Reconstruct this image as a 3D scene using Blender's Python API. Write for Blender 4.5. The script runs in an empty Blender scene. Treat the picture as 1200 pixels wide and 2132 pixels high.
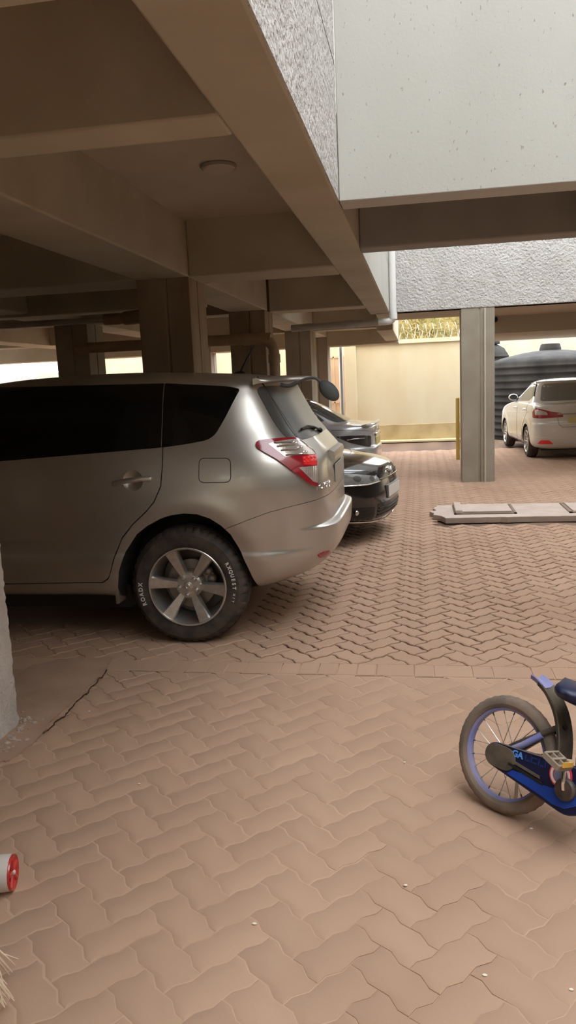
import bpy, bmesh, math, random
import numpy as np
from math import sin, cos, pi, radians, sqrt, atan2
from mathutils import Vector, Matrix
from mathutils.bvhtree import BVHTree
from mathutils.geometry import delaunay_2d_cdt

random.seed(7)
SC = bpy.context.scene
COL = SC.collection

# ------------------------------------------------------------------ camera
FPX, ROLL, HORIZON, VPX, CAM_H = 1600.0, 0.045, 797.0, 872.0, 1.55

def camera_basis():
    rho = math.atan(ROLL)
    pitch = math.atan((1066 - HORIZON) * cos(rho) / FPX)
    h = np.array([cos(rho), -sin(rho)]); u = np.array([-sin(rho), -cos(rho)])
    v = np.array([VPX - 600, (HORIZON - ROLL * (VPX - 600)) - 1066])
    yaw = atan2(float(v @ h), FPX / cos(pitch))
    F = np.array([-sin(yaw) * cos(pitch), cos(yaw) * cos(pitch), -sin(pitch)])
    R0 = np.array([cos(yaw), sin(yaw), 0.0]); U0 = np.cross(R0, F)
    ex = R0 * h[0] + U0 * u[0]; ey = -(R0 * h[1] + U0 * u[1])
    return F, ex, ey
CF, CX, CY = camera_basis()
CAM = Vector((0, 0, CAM_H))
cam_data = bpy.data.cameras.new('camera')
cam = bpy.data.objects.new('camera', cam_data); COL.objects.link(cam)
cam_data.sensor_fit = 'VERTICAL'; cam_data.sensor_height = 36.0
cam_data.lens = FPX / 2132 * 36.0
cam_data.clip_start = 0.05
m = Matrix.Identity(4)
for i in range(3):
    m[i][0] = CX[i]; m[i][1] = CY[i]; m[i][2] = -CF[i]; m[i][3] = CAM[i]
cam.matrix_world = m
SC.camera = cam

def ray(x, y):
    d = CF * FPX + CX * (x - 600) - CY * (y - 1066)
    return Vector(d).normalized()
def on_z(x, y, z=0.0):
    d = ray(x, y); return CAM + d * ((z - CAM.z) / d.z)
def on_y(x, y, Y):
    d = ray(x, y); return CAM + d * (Y / d.y)
def on_x(x, y, X):
    d = ray(x, y); return CAM + d * (X / d.x)

# ------------------------------------------------------------------ world, light, exposure
w = bpy.data.worlds.new('sky'); SC.world = w; w.use_nodes = True
bg = w.node_tree.nodes['Background']
bg.inputs[0].default_value = (0.93, 0.96, 1.0, 1); bg.inputs[1].default_value = 3.3
SC.view_settings.view_transform = 'Standard'; SC.view_settings.look = 'None'
SC.view_settings.gamma = 1.0; SC.view_settings.use_curve_mapping = False
SC.view_settings.exposure = 0.9
try:
    SC.cycles.max_bounces = 16; SC.cycles.diffuse_bounces = 10
    SC.cycles.sample_clamp_indirect = 8.0
except Exception: pass

# ------------------------------------------------------------------ materials
MATS = {}
def M(name, col, rough=0.6, metal=0.0, col2=None, nscale=3.0, ncontrast=(0.35, 0.65), stretch=None,
      bump=None, coat=0.0, spec=0.5, specks=None, island=0.0, emit=None, alpha=None, trans=0.0, ior=1.45, bump2=None):
    if name in MATS: return MATS[name]
    mt = bpy.data.materials.new(name); mt.use_nodes = True
    nt = mt.node_tree; N = nt.nodes; L = nt.links
    b = N['Principled BSDF']
    b.inputs['Base Color'].default_value = (*col, 1); b.inputs['Roughness'].default_value = rough
    b.inputs['Metallic'].default_value = metal; b.inputs['Coat Weight'].default_value = coat
    b.inputs['Coat Roughness'].default_value = 0.08
    b.inputs['Specular IOR Level'].default_value = spec; b.inputs['IOR'].default_value = ior
    b.inputs['Transmission Weight'].default_value = trans
    geo = N.new('ShaderNodeNewGeometry'); pos = geo.outputs['Position']
    if stretch:
        mp = N.new('ShaderNodeMapping'); mp.inputs['Scale'].default_value = stretch
        L.new(geo.outputs['Position'], mp.inputs['Vector']); pos = mp.outputs[0]
    def noise(scale, detail=6, vec=None):
        n = N.new('ShaderNodeTexNoise'); n.inputs['Scale'].default_value = scale
        n.inputs['Detail'].default_value = detail; L.new(vec or pos, n.inputs['Vector']); return n.outputs['Fac']
    def ramp(fac, a, b_):
        r = N.new('ShaderNodeMapRange'); r.inputs['From Min'].default_value = a; r.inputs['From Max'].default_value = b_
        L.new(fac, r.inputs['Value']); return r.outputs[0]
    def mix(f, a, b_):
        x = N.new('ShaderNodeMix'); x.data_type = 'RGBA'
        if isinstance(f, float): x.inputs[0].default_value = f
        else: L.new(f, x.inputs[0])
        for k, s in ((6, a), (7, b_)):
            if isinstance(s, tuple): x.inputs[k].default_value = (*s, 1)
            else: L.new(s, x.inputs[k])
        return x.outputs[2]
    c = None
    if col2: c = mix(ramp(noise(nscale), *ncontrast), col, col2)
    if specks:
        sc, lo, hi, scol = specks[:4]
        c = mix(ramp(noise(sc, 3), lo, hi), c or col, scol)
    if island:
        hs = N.new('ShaderNodeHueSaturation')
        mr = N.new('ShaderNodeMapRange'); mr.inputs['To Min'].default_value = 1 - island; mr.inputs['To Max'].default_value = 1 + island
        L.new(geo.outputs['Random Per Island'], mr.inputs['Value']); L.new(mr.outputs[0], hs.inputs['Value'])
        if c is None: hs.inputs['Color'].default_value = (*col, 1)
        else: L.new(c, hs.inputs['Color'])
        c = hs.outputs[0]
    if c is not None: L.new(c, b.inputs['Base Color'])
    if bump:
        bp = N.new('ShaderNodeBump'); bp.inputs['Strength'].default_value = bump[1]; bp.inputs['Distance'].default_value = bump[2]
        L.new(noise(bump[0], 5, geo.outputs['Position']), bp.inputs['Height']); L.new(bp.outputs[0], b.inputs['Normal'])
    if emit:
        b.inputs['Emission Color'].default_value = (*emit[0], 1); b.inputs['Emission Strength'].default_value = emit[1]
    if alpha is not None: b.inputs['Alpha'].default_value = alpha
    MATS[name] = mt
    return mt

# ------------------------------------------------------------------ mesh builder
class MB:
    def __init__(s): s.v = []; s.f = []
    def add(s, vs, fs):
        o = len(s.v); s.v += [tuple(p) for p in vs]; s.f += [tuple(i + o for i in f) for f in fs]; return s
    def box(s, x0, x1, y0, y1, z0, z1):
        return s.add([(x, y, z) for z in (z0, z1) for x, y in ((x0, y0), (x1, y0), (x1, y1), (x0, y1))],
                     [(3, 2, 1, 0), (4, 5, 6, 7), (0, 1, 5, 4), (1, 2, 6, 5), (2, 3, 7, 6), (3, 0, 4, 7)])
    def prism(s, poly, a, b, axis='y'):
        n = len(poly)
        f = {'y': lambda p, t: (p[0], t, p[1]), 'z': lambda p, t: (p[0], p[1], t), 'x': lambda p, t: (t, p[0], p[1])}[axis]
        vs = [f(p, a) for p in poly] + [f(p, b) for p in poly]
        fs = [tuple(range(n)), tuple(range(2 * n - 1, n - 1, -1))]
        fs += [(i, i + n, (i + 1) % n + n, (i + 1) % n) for i in range(n)]
        return s.add(vs, fs)
    def tube(s, pts, r, n=8, closed=False, cap=True):
        pts = [Vector(p) for p in pts]; k = len(pts)
        rs = r if isinstance(r, (list, tuple)) else [r] * k
        ref = None; rings = []
        for i, p in enumerate(pts):
            a = pts[(i - 1) % k] if (closed or i > 0) else p
            b = pts[(i + 1) % k] if (closed or i < k - 1) else p
            t = (b - a)
            if t.length < 1e-9: t = Vector((0, 0, 1))
            t.normalize()
            if ref is None: ref = Vector((0, 0, 1)) if abs(t.z) < .9 else Vector((1, 0, 0))
            u = (ref - t * ref.dot(t))
            if u.length < 1e-6: u = t.orthogonal()
            u.normalize(); v = t.cross(u); ref = u
            rings.append([p + (u * cos(2 * pi * j / n) + v * sin(2 * pi * j / n)) * rs[i] for j in range(n)])
        vs = [q for ring in rings for q in ring]; fs = []
        for i in range(k if closed else k - 1):
            o, o2 = i * n, ((i + 1) % k) * n
            for j in range(n):
                fs.append((o + j, o + (j + 1) % n, o2 + (j + 1) % n, o2 + j))
        if cap and not closed:
            fs.append(tuple(range(n - 1, -1, -1))); fs.append(tuple(range((k - 1) * n, k * n)))
        return s.add(vs, fs)
    def lathe(s, prof, n=48, axis='z', c=(0, 0, 0), closed=False, fr=None):
        """prof: list of (radius, height) along axis"""
        k = len(prof); vs = []
        for j in range(n):
            a = 2 * pi * j / n
            for i, (r, h) in enumerate(prof):
                if fr: r = fr(r, h, j, i)
                if axis == 'z': p = (r * cos(a), r * sin(a), h)
                elif axis == 'y': p = (r * cos(a), h, r * sin(a))
                else: p = (h, r * cos(a), r * sin(a))
                vs.append((p[0] + c[0], p[1] + c[1], p[2] + c[2]))
        fs = []
        for j in range(n):
            j2 = (j + 1) % n
            for i in range(k if closed else k - 1):
                i2 = (i + 1) % k
                fs.append((j * k + i, j2 * k + i, j2 * k + i2, j * k + i2))
        return s.add(vs, fs)
    def sphere(s, c, r, n=16, m_=10):
        rx, ry, rz = r if isinstance(r, (tuple, list)) else (r, r, r)
        vs = [(c[0], c[1], c[2] - rz)]
        for i in range(1, m_):
            t = -pi / 2 + pi * i / m_
            for j in range(n):
                a = 2 * pi * j / n
                vs.append((c[0] + rx * cos(t) * cos(a), c[1] + ry * cos(t) * sin(a), c[2] + rz * sin(t)))
        vs.append((c[0], c[1], c[2] + rz)); fs = []
        for j in range(n): fs.append((0, 1 + (j + 1) % n, 1 + j))
        for i in range(m_ - 2):
            o = 1 + i * n
            for j in range(n): fs.append((o + j, o + (j + 1) % n, o + n + (j + 1) % n, o + n + j))
        o = 1 + (m_ - 2) * n
        for j in range(n): fs.append((o + j, o + (j + 1) % n, o + n))
        return s.add(vs, fs)
    def xform(s, mat):
        s.v = [tuple(mat @ Vector(p)) for p in s.v]; return s
    def mesh(s, name, sharp=35, recalc=True):
        me = bpy.data.meshes.new(name); me.from_pydata(s.v, [], s.f)
        if recalc:
            bm = bmesh.new(); bm.from_mesh(me); bmesh.ops.recalc_face_normals(bm, faces=bm.faces); bm.to_mesh(me); bm.free()
        me.polygons.foreach_set('use_smooth', [sharp > 0] * len(me.polygons))
        if sharp > 0: me.set_sharp_from_angle(angle=radians(sharp))
        return me
    def build(s, name, mat, parent=None, sharp=35, bevel=0, recalc=True):
        me = s.mesh(name, sharp, recalc)
        o = link(name, me, mat, parent)
        if bevel: add_bevel(o, bevel)
        return o
def link(name, me, mat, parent=None):
    if mat and not me.materials: me.materials.append(mat)
    o = bpy.data.objects.new(name, me); COL.objects.link(o)
    if parent: o.parent = parent
    return o
def add_bevel(o, wd, seg=2):
    b = o.modifiers.new('bevel', 'BEVEL'); b.width = wd; b.segments = seg; b.limit_method = 'ANGLE'; b.angle_limit = radians(30)
def tag(o, label, cat, group=None, kind=None):
    if label: o['label'] = label
    if cat: o['category'] = cat
    if group: o['group'] = group
    if kind: o['kind'] = kind
    return o
def thing(name, label, cat, loc=(0, 0, 0), rot=(0, 0, 0), group=None):
    o = bpy.data.objects.new(name, None); COL.objects.link(o); o.empty_display_size = .1
    o.location = loc; o.rotation_euler = rot
    return tag(o, label, cat, group)
def struct(name, mb, mat, bevel=0, sharp=35):
    o = mb.build(name, mat, None, sharp, bevel); o['kind'] = 'structure'; return o
def text_geo(txt, size, depth=.001, bold=0):
    cu = bpy.data.curves.new('t', 'FONT'); cu.body = txt; cu.size = size; cu.extrude = depth; cu.offset = bold
    cu.align_x = 'CENTER'; cu.align_y = 'CENTER'
    o = bpy.data.objects.new('t', cu); COL.objects.link(o)
    dg = bpy.context.evaluated_depsgraph_get(); me = bpy.data.meshes.new_from_object(o.evaluated_get(dg))
    vs = [tuple(v.co) for v in me.vertices]; fs = [tuple(p.vertices) for p in me.polygons]
    bpy.data.objects.remove(o); bpy.data.curves.remove(cu); bpy.data.meshes.remove(me)
    return vs, fs
def smooth_path(pts, k=6):
    """Catmull-Rom through 3D points"""
    P = [Vector(p) for p in pts]; out = []
    for i in range(len(P) - 1):
        a = P[max(i - 1, 0)]; b = P[i]; c = P[i + 1]; d = P[min(i + 2, len(P) - 1)]
        for j in range(k):
            t = j / k
            out.append(.5 * ((2 * b) + (c - a) * t + (2 * a - 5 * b + 4 * c - d) * t * t + (3 * b - a - 3 * c + d) * t ** 3))
    out.append(P[-1]); return out

# ------------------------------------------------------------------ palette
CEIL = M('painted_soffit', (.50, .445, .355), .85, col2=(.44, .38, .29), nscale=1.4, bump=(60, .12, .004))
BEAM = M('painted_beam', (.48, .43, .33), .85, col2=(.41, .36, .265), nscale=1.8, bump=(50, .15, .005))
COLM = M('cast_column', (.36, .32, .255), .85, col2=(.30, .26, .20), nscale=2.2, bump=(40, .2, .006))
COLD = M('shuttered_concrete', (.36, .29, .21), .88, col2=(.27, .205, .14), nscale=5, stretch=(1, 1, .3), bump=(40, .25, .006))
SSOF = M('shaded_soffit', (.34, .32, .285), .85, col2=(.29, .27, .24), nscale=2, bump=(50, .15, .005))  # darker, greyer copy of the beam paint; the coffer's shade is in the colour
WHITE = M('white_render', (.51, .505, .46), .85, col2=(.465, .46, .415), nscale=1.2, bump=(70, .15, .004),
          stretch=(1, 1, .55), specks=(60, .66, .74, (.30, .27, .22)))
ROUGH = M('roughcast', (.60, .58, .555), .92, col2=(.52, .50, .475), nscale=6, bump=(34, 1.0, .035))
ROUGHD = M('roughcast_fine', (.64, .59, .54), .92, col2=(.54, .49, .45), nscale=14, stretch=(1, 1, .3), bump=(60, .8, .012))
YEL = M('cream_wall', (.68, .62, .47), .85, col2=(.63, .545, .38), nscale=1.6, bump=(30, .15, .005), stretch=(1, 1, .4))
PLINTH = M('cream_plinth', (.54, .43, .25), .85, col2=(.42, .32, .17), nscale=2.6, bump=(30, .2, .006))
GREYP = M('upvc_grey', (.42, .40, .36), .45, col2=(.34, .31, .27), nscale=4)
PIPEB = M('dusty_pipe', (.40, .29, .19), .55, col2=(.30, .21, .13), nscale=6)
PIPEW = M('upvc_white', (.74, .74, .72), .35)
CONC = M('concrete', (.46, .38, .32), .9, col2=(.56, .50, .44), nscale=7, bump=(60, .3, .006))
CONCD = M('dusty_screed', (.42, .275, .195), .92, col2=(.36, .23, .16), nscale=5, bump=(60, .35, .008))
BLACK = M('black_plastic', (.012, .012, .013), .5)
STEEL = M('galvanised_steel', (.62, .62, .62), .35, .9)
CHROME = M('chrome', (.80, .80, .79), .12, 1.0)
RUBBER = M('tyre_rubber', (.030, .027, .025), .75, col2=(.075, .055, .042), nscale=14, bump=(120, .2, .002))
RUBBERD = M('dusty_rubber', (.16, .125, .10), .85, col2=(.25, .185, .135), nscale=9)
ALLOY = M('alloy', (.60, .585, .56), .32, .85, col2=(.50, .47, .43), nscale=30)
ALLOYD = M('alloy_barrel', (.16, .15, .14), .45, .7)
IRON = M('brake_iron', (.30, .27, .24), .5, .8)
LINER = M('arch_liner', (.018, .019, .019), .8)
GLASS = M('tinted_glass', (.004, .005, .005), .06, spec=.45)
GLASSL = M('grey_glass', (.07, .08, .085), .07, spec=.6)
WTEXT = M('white_lettering', (.72, .70, .66), .6)
# ------------------------------------------------------------------ the building shell
HB, HC = 2.47, 2.92          # underside of beams, of slabs
XL, XR = -.40, 1.15
# ---- ground : interlocking pavers laid at 45 degrees over a bed of dust
PAV = M('paver_clay', (.44, .287, .197), .9, col2=(.39, .245, .165), nscale=1.1, ncontrast=(.3, .7), island=.05, bump=(90, .3, .004))
def floor_material():
    mt = bpy.data.materials.new('joint_dust'); mt.use_nodes = True; nt = mt.node_tree; N = nt.nodes; L = nt.links
    b = N['Principled BSDF']; b.inputs['Roughness'].default_value = .95
    at = N.new('ShaderNodeAttribute'); at.attribute_name = 'open'
    g = N.new('ShaderNodeNewGeometry'); n = N.new('ShaderNodeTexNoise'); n.inputs['Scale'].default_value = 2.5; n.inputs['Detail'].default_value = 6
    L.new(g.outputs['Position'], n.inputs['Vector'])
    m1 = N.new('ShaderNodeMix'); m1.data_type = 'RGBA'; m1.inputs[6].default_value = (.50, .335, .235, 1); m1.inputs[7].default_value = (.46, .30, .205, 1)
    L.new(n.outputs[0], m1.inputs[0])
    m2 = N.new('ShaderNodeMix'); m2.data_type = 'RGBA'; m2.inputs[7].default_value = (.10, .06, .042, 1)
    L.new(m1.outputs[2], m2.inputs[6]); L.new(at.outputs['Fac'], m2.inputs[0]); L.new(m2.outputs[2], b.inputs['Base Color'])
    return mt
def vnoise(x, y, s):
    def hsh(i, j): 
        v_ = sin(i * 127.1 + j * 311.7 + s * 17.3) * 43758.5453; return v_ - math.floor(v_)
    i, j = math.floor(x), math.floor(y); u, v = x - i, y - j; u = u * u * (3 - 2 * u); v = v * v * (3 - 2 * v)
    return (hsh(i, j) * (1 - u) + hsh(i + 1, j) * u) * (1 - v) + (hsh(i, j + 1) * (1 - u) + hsh(i + 1, j + 1) * u) * v
def sstep(a, b, x):
    t = min(1, max(0, (x - a) / (b - a))); return t * t * (3 - 2 * t)
def openness(x, y):
    if y < 4.06: return .12 * (vnoise(x * 2, y * 2, 3) > .75)
    wob = .35 * (vnoise(x * 1.7, y * 1.7, 5) - .5) * 2
    a = sstep(-1.05, -.55, x + wob + .1 * (y - 4.3)) * sstep(4.05, 4.35, y + wob * .5)
    a *= 1 - .85 * sstep(.55, 1.0, x + wob) * sstep(6.3, 5.0, y)
    far = sstep(6, 8.5, y)
    a = max(a, .0) * (1 - .45 * far) + .25 * far * (x > -.9)
    return a * (.72 + .55 * vnoise(x * 3.1, y * 3.1, 9))
fb = MB(); xs = [-14, -9, -6, -4, -3] + [round(-2.4 + .08 * i, 3) for i in range(61)] + [3, 4, 6, 9, 14]
ys = [-12, -6, -3, -1, 0, 1, 2, 3, 3.6, 3.86, 3.9, 4.0] + [round(4.06 + .08 * i, 3) for i in range(100)] + [12.6, 14, 17, 19, 23, 30]
ops = []
vs = []
for y in ys:
    for x in xs:
        o_ = openness(x, y); ops.append(min(1, o_)); vs.append((x, y, -.0034 - .019 * min(1, o_)))
nx = len(xs)
fb.add(vs, [(j * nx + i, j * nx + i + 1, (j + 1) * nx + i + 1, (j + 1) * nx + i) for j in range(len(ys) - 1) for i in range(nx - 1)])
def clip_y(poly, y0, keep_above):
    out = []; n = len(poly)
    for i in range(n):
        p, q = poly[i], poly[(i + 1) % n]
        pi_, qi = (p[1] >= y0) == keep_above, (q[1] >= y0) == keep_above
        if pi_: out.append(p)
        if pi_ != qi:
            t = (y0 - p[1]) / (q[1] - p[1]); out.append((p[0] + (q[0] - p[0]) * t, y0))
    return out
def add_paver(fb, poly, z, ch=.007, gap=.0025, flat=False):
    n = len(poly)
    if n < 4: return
    cx = sum(p[0] for p in poly) / n; cy = sum(p[1] for p in poly) / n
    def off(d):
        out = []
        for i in range(n):
            a, b, c = poly[i - 1], poly[i], poly[(i + 1) % n]
            e1 = (b[0] - a[0], b[1] - a[1]); e2 = (c[0] - b[0], c[1] - b[1])
            n1 = Vector((-e1[1], e1[0])); n2 = Vector((-e2[1], e2[0]))
            nn = n1.normalized() + n2.normalized() if n1.length > 1e-6 and n2.length > 1e-6 else n1 + n2
            if nn.length < 1e-6: nn = Vector((cx - b[0], cy - b[1]))
            nn.normalize(); out.append((b[0] + nn.x * d, b[1] + nn.y * d))
        return out
    tx, ty = random.gauss(0, .003), random.gauss(0, .003)
    zz = lambda p, h: h + z + tx * (p[0] - cx) + ty * (p[1] - cy)
    r0, r1 = off(gap), off(gap + ch)
    vs = [(p[0], p[1], -.026) for p in r0] + [(p[0], p[1], zz(p, -.0042)) for p in r0] + [(p[0], p[1], zz(p, 0)) for p in r1]
    fs = []
    for k in range(2):
        for i in range(n): fs.append((k * n + i, k * n + (i + 1) % n, (k + 1) * n + (i + 1) % n, (k + 1) * n + i))
    fs.append(tuple(range(2 * n, 3 * n)))
    fb.add(vs, fs)
A_, S2 = .1115, sqrt(.5)
def lat(i, j): return ((i - j) * A_ * S2 + .03, (i + j) * A_ * S2 + .02)
def edge_pts(p, q):      # from lattice p to q, always same curve on a shared edge
    rev = (q[0] < p[0]) or (q[1] < p[1])
    a, b = (q, p) if rev else (p, q)
    horiz = a[1] == b[1]; d = .062
    prof = [(0, 0), (.30, d), (.70, -d)] if horiz else [(0, 0), (.30, -d), (.70, d)]
    pts = [((a[0] + t, a[1] + o) if horiz else (a[0] + o, a[1] + t)) for t, o in prof] + [b]
    if rev: pts = pts[::-1]
    return pts[:-1]
nfb0 = len(fb.f)
K0, K1 = 3.885, 4.055
for i in range(-40, 190):
    for j in range(-40, 190):
        k = (i - j) % 4
        if k not in (0, 3): continue
        x, y = lat(i + .5, j + .5)
        if y < .5 or y > 16.5 or x < -2.6 - .02 * y or x > 1.3 + .33 * y or (x < -1.2 - .0 * y and y > 4.6): continue
        loop = [(i, j), (i + 1, j), (i + 2, j), (i + 2, j + 1), (i + 1, j + 1), (i, j + 1)] if k == 0 else \
               [(i, j), (i + 1, j), (i + 1, j + 1), (i + 1, j + 2), (i, j + 2), (i, j + 1)]
        P = []
        for a, b in zip(loop, loop[1:] + loop[:1]): P += edge_pts(a, b)
        P = [lat(*p) for p in P]
        zj = random.gauss(0, .0006) + (.004 if y > 4.06 else .0005)
        if min(p[1] for p in P) < K1 and max(p[1] for p in P) > K0:
            lo = clip_y(P, K0, False); hi = clip_y(P, K1, True)
            if len(lo) > 5: add_paver(fb, lo, zj - .002, .004)
            if len(hi) > 5: add_paver(fb, hi, zj - .002, .004)
        elif 8.0 < y < 9.0 and x > .2: continue
        else: add_paver(fb, P, zj, (.010 if y < 4 else .007), .0014 if y < 4 else .0025 + .0055 * min(1, openness(x, y)))
x = -1.9
while x < 2.4:      # the straight band of rectangular blocks between the two fields
    wd = random.choice((.105, .105, .2))
    add_paver(fb, [(x, K0 + .004), (x + wd, K0 + .004), (x + wd, K1 - .004), (x, K1 - .004)], random.gauss(.0015, .001), .005, .002)
    x += wd
me = fb.mesh('floor', 30, recalc=False)
me.materials.append(floor_material()); me.materials.append(PAV)
mi = np.ones(len(me.polygons), dtype=np.int32); mi[:nfb0] = 0; me.polygons.foreach_set('material_index', mi)
at = me.attributes.new('open', 'FLOAT', 'POINT'); arr = np.zeros(len(me.vertices), dtype=np.float32); arr[:len(ops)] = ops; at.data.foreach_set('value', arr)
fo = link('floor', me, None); fo['kind'] = 'structure'

# ---- slabs
def slab(name, x0, x1, y0, y1, z0=HC, z1=HC + .2, mat=CEIL): return struct(name, MB().box(x0, x1, y0, y1, z0, z1), mat)
TOPZ = 6.4
slab('ceiling_1', -3.7, XL - .2, -6.2, 17.2)  # unseen rear edge cut back; roof opening added for fill light
slab('ceiling_8', -12, -3.7, -8, 17.2)  # unseen rear end kept closed, shaped to keep the left side dark
slab('ceiling_2', XL, 9, 4.40, 5.80, mat=SSOF)
slab('ceiling_3', XL - .2, 9, 12.9, 13.4)
struct('ceiling_7', MB().box(XL - .2, 9, 11.41, 12.9, HB, 2.62).box(1.0, 9, 12.9, 13.41, HB + .002, 2.625), CEIL)
slab('ceiling_4', 3.6, 9, -8, 11.6)
slab('ceiling_5', XL - .2, 3.6, -8, -2.6)
struct('ceiling_6', MB().box(1.0, 9, 13.4, 16.6, 2.20, 2.63), CEIL)
# ---- beams running towards the back
def beam(x0, x1, y0, y1, z0=HB, z1=HC + .01, mat=BEAM, name='ceiling_beam', bevel=.012): return struct(name, MB().box(x0, x1, y0, y1, z0, z1), mat, bevel)
beam(-.67, XL, -8, 11.5)
beam(-2.37, -1.90, -5.6, 9.98)
beam(-2.37, -1.90, 10.2, 16.9)
beam(-4.95, -4.45, -8, 17)
beam(-7.6, -7.1, -8, 17)
beam(1.13, 1.36, 4.44, 5.78)
beam(-.67, XL, 12.9, 16.9, 2.32)
# ---- beams running across
for y0, y1 in ((1.66, 1.90), (-1.9, -1.6), (2.78, 3.0), (6.5, 7.03), (10.1, 10.5), (14.4, 14.8)):
    for xa, xb in ((-12, -7.6), (-7.1, -4.95), (-4.45, -2.37), (-1.90, -.67)): beam(xa, xb, y0, y1)
for xa, xb in ((-12, -4.9), (-4.45, -2.37), (-1.9, XL)): beam(xa, xb, 16.55, 17.1, 2.27)
beam(-12, -2.37, 8.55, 8.8, 2.44)
beam(XL, 9, 5.72, 5.95, HB, mat=SSOF)
# ---- walls above the light wells
struct('wall_front', MB().box(XL + .005, 5, 4.22, 4.42, HB, TOPZ), WHITE, .006)
o = struct('wall_left', MB().box(-.62, XL + .004, -2.6, 4.22, HC + .2, TOPZ).box(XL - .03, XL + .004, -2.6, 4.22, HB + .006, HC + .21), ROUGH)
struct('wall_right', MB().box(3.6, 3.8, -2.6, 4.22, HB, TOPZ), WHITE)
struct('wall_behind', MB().box(XL, 3.6, -2.8, -2.6, HB, TOPZ), WHITE)
struct('wall_middle', MB().box(XL, 5, 5.78, 5.955, HC, TOPZ), WHITE)
struct('wall_back', MB().box(XL, 5, 11.40, 11.62, HB, TOPZ), ROUGH, .01)
struct('wall_side', MB().box(-.62, XL + .004, 5.955, 11.4, HC + .2, TOPZ).box(XL - .03, XL + .004, 5.955, 11.4, HB + .008, HC + .21), WHITE)
struct('wall_far_right', MB().box(4.2, 4.4, 5.955, 11.4, HB, TOPZ), WHITE)
struct('wall_top', MB().box(-12, XL - .1, 17.0, 17.2, 2.5, TOPZ).box(1.0, 9, 16.4, 16.6, 2.3, TOPZ), YEL)
# ---- unseen outer walls, added round the car park to limit horizon light
struct('wall_outer_left', MB().box(-12.2, -12, -8, 12.5, 0, 3.0).box(-12.2, -12, 12.5, 23, 0, 2.0), YEL)
struct('wall_outer_behind', MB().box(-12, 9, -8.2, -8, 0, 3), YEL)
struct('wall_outer_right', MB().box(9, 9.2, -8, 23, 0, 3), YEL)
# boundary wall with plinth, coping and pilaster
struct('wall_boundary', MB().box(-1.5, 1.45, 19.2, 19.4, 0, 2.36), YEL)
struct('wall_boundary_plinth', MB().box(-1.5, 1.45, 19.14, 19.2, 0, .42), PLINTH, .01)
struct('trim_1', MB().box(-1.55, 1.5, 19.13, 19.45, 2.36, 2.40).box(-1.55, 1.5, 19.16, 19.43, 2.40, 2.46), YEL)
struct('trim_2', MB().box(-1.78, -1.5, 19.08, 19.42, 0, 3.0), YEL, .01)
struct('wall_boundary_left', MB().box(-12, -8.6, 20.6, 20.8, 0, 2.12).box(-8.6, -1.5, 20.6, 20.8, 0, 2.62), YEL)
struct('wall_boundary_right', MB().box(1.3, 9, 22.4, 22.6, 0, 3.05), YEL)
struct('trim_3', MB().box(-1.5, 1.45, 18.86, 19.14, 0, .05), M('pale_sun_strip', (.80, .70, .44), .85, col2=(.7, .6, .38), nscale=4), .01)  # sun band at the wall's foot, painted as a pale raised strip
# ---- columns
def column(x0, x1, y0, y1, mat=COLM, grooves=True, name='column', z1=HB + .002):
    mb = MB(); g = .012; d = .012
    if grooves:      # one shadow groove down the middle of each visible face
        xm, ym = (x0 * .45 + x1 * .55), (y0 + y1) / 2
        P = [(x0, y0), (xm - g, y0), (xm - g, y0 + d), (xm + g, y0 + d), (xm + g, y0), (x1, y0),
             (x1, ym - g), (x1 - d, ym - g), (x1 - d, ym + g), (x1, ym + g), (x1, y1), (x0, y1)]
    else: P = [(x0, y0), (x1, y0), (x1, y1), (x0, y1)]
    mb.prism(P, -.01, z1, 'z')
    return struct(name, mb, mat, .006)
column(-2.37, -1.905, 6.51, 7.02, COLD)
column(-2.37, -1.905, 9.8, 10.35, COLD)
column(-2.37, -1.905, 14.0, 14.75)
column(-2.37, -1.905, 16.6, 17.15, z1=HC)
column(-4.95, -4.47, 10.2, 10.75)
column(-4.95, -4.47, 16.6, 17.1, z1=HC)
column(-7.6, -7.12, 10.2, 10.75)
column(-7.6, -7.12, 16.6, 17.1)
column(.605, 1.065, 11.41, 11.85)
# rough plastered column at the left edge of the view
rc = MB(); per = []
for (xa, ya), (xb, yb) in (((-2.37, 2.75), (-1.905, 2.75)), ((-1.905, 2.75), (-1.90, 3.17)), ((-1.90, 3.17), (-2.37, 3.17)), ((-2.37, 3.17), (-2.37, 2.75))):
    for i in range(22): per.append((xa + (xb - xa) * i / 22, ya + (yb - ya) * i / 22))
rgc = random.Random(8); kp = len(per); rv = []
for j in range(121):
    z = -.01 + (HB + .012) * j / 120
    for x, y in per: rv.append((x + rgc.gauss(0, .0028), y + rgc.gauss(0, .0028), z))
rc.add(rv, [(j * kp + i, j * kp + (i + 1) % kp, (j + 1) * kp + (i + 1) % kp, (j + 1) * kp + i) for j in range(120) for i in range(kp)])
struct('column', rc, ROUGHD, 0, 80)
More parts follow.
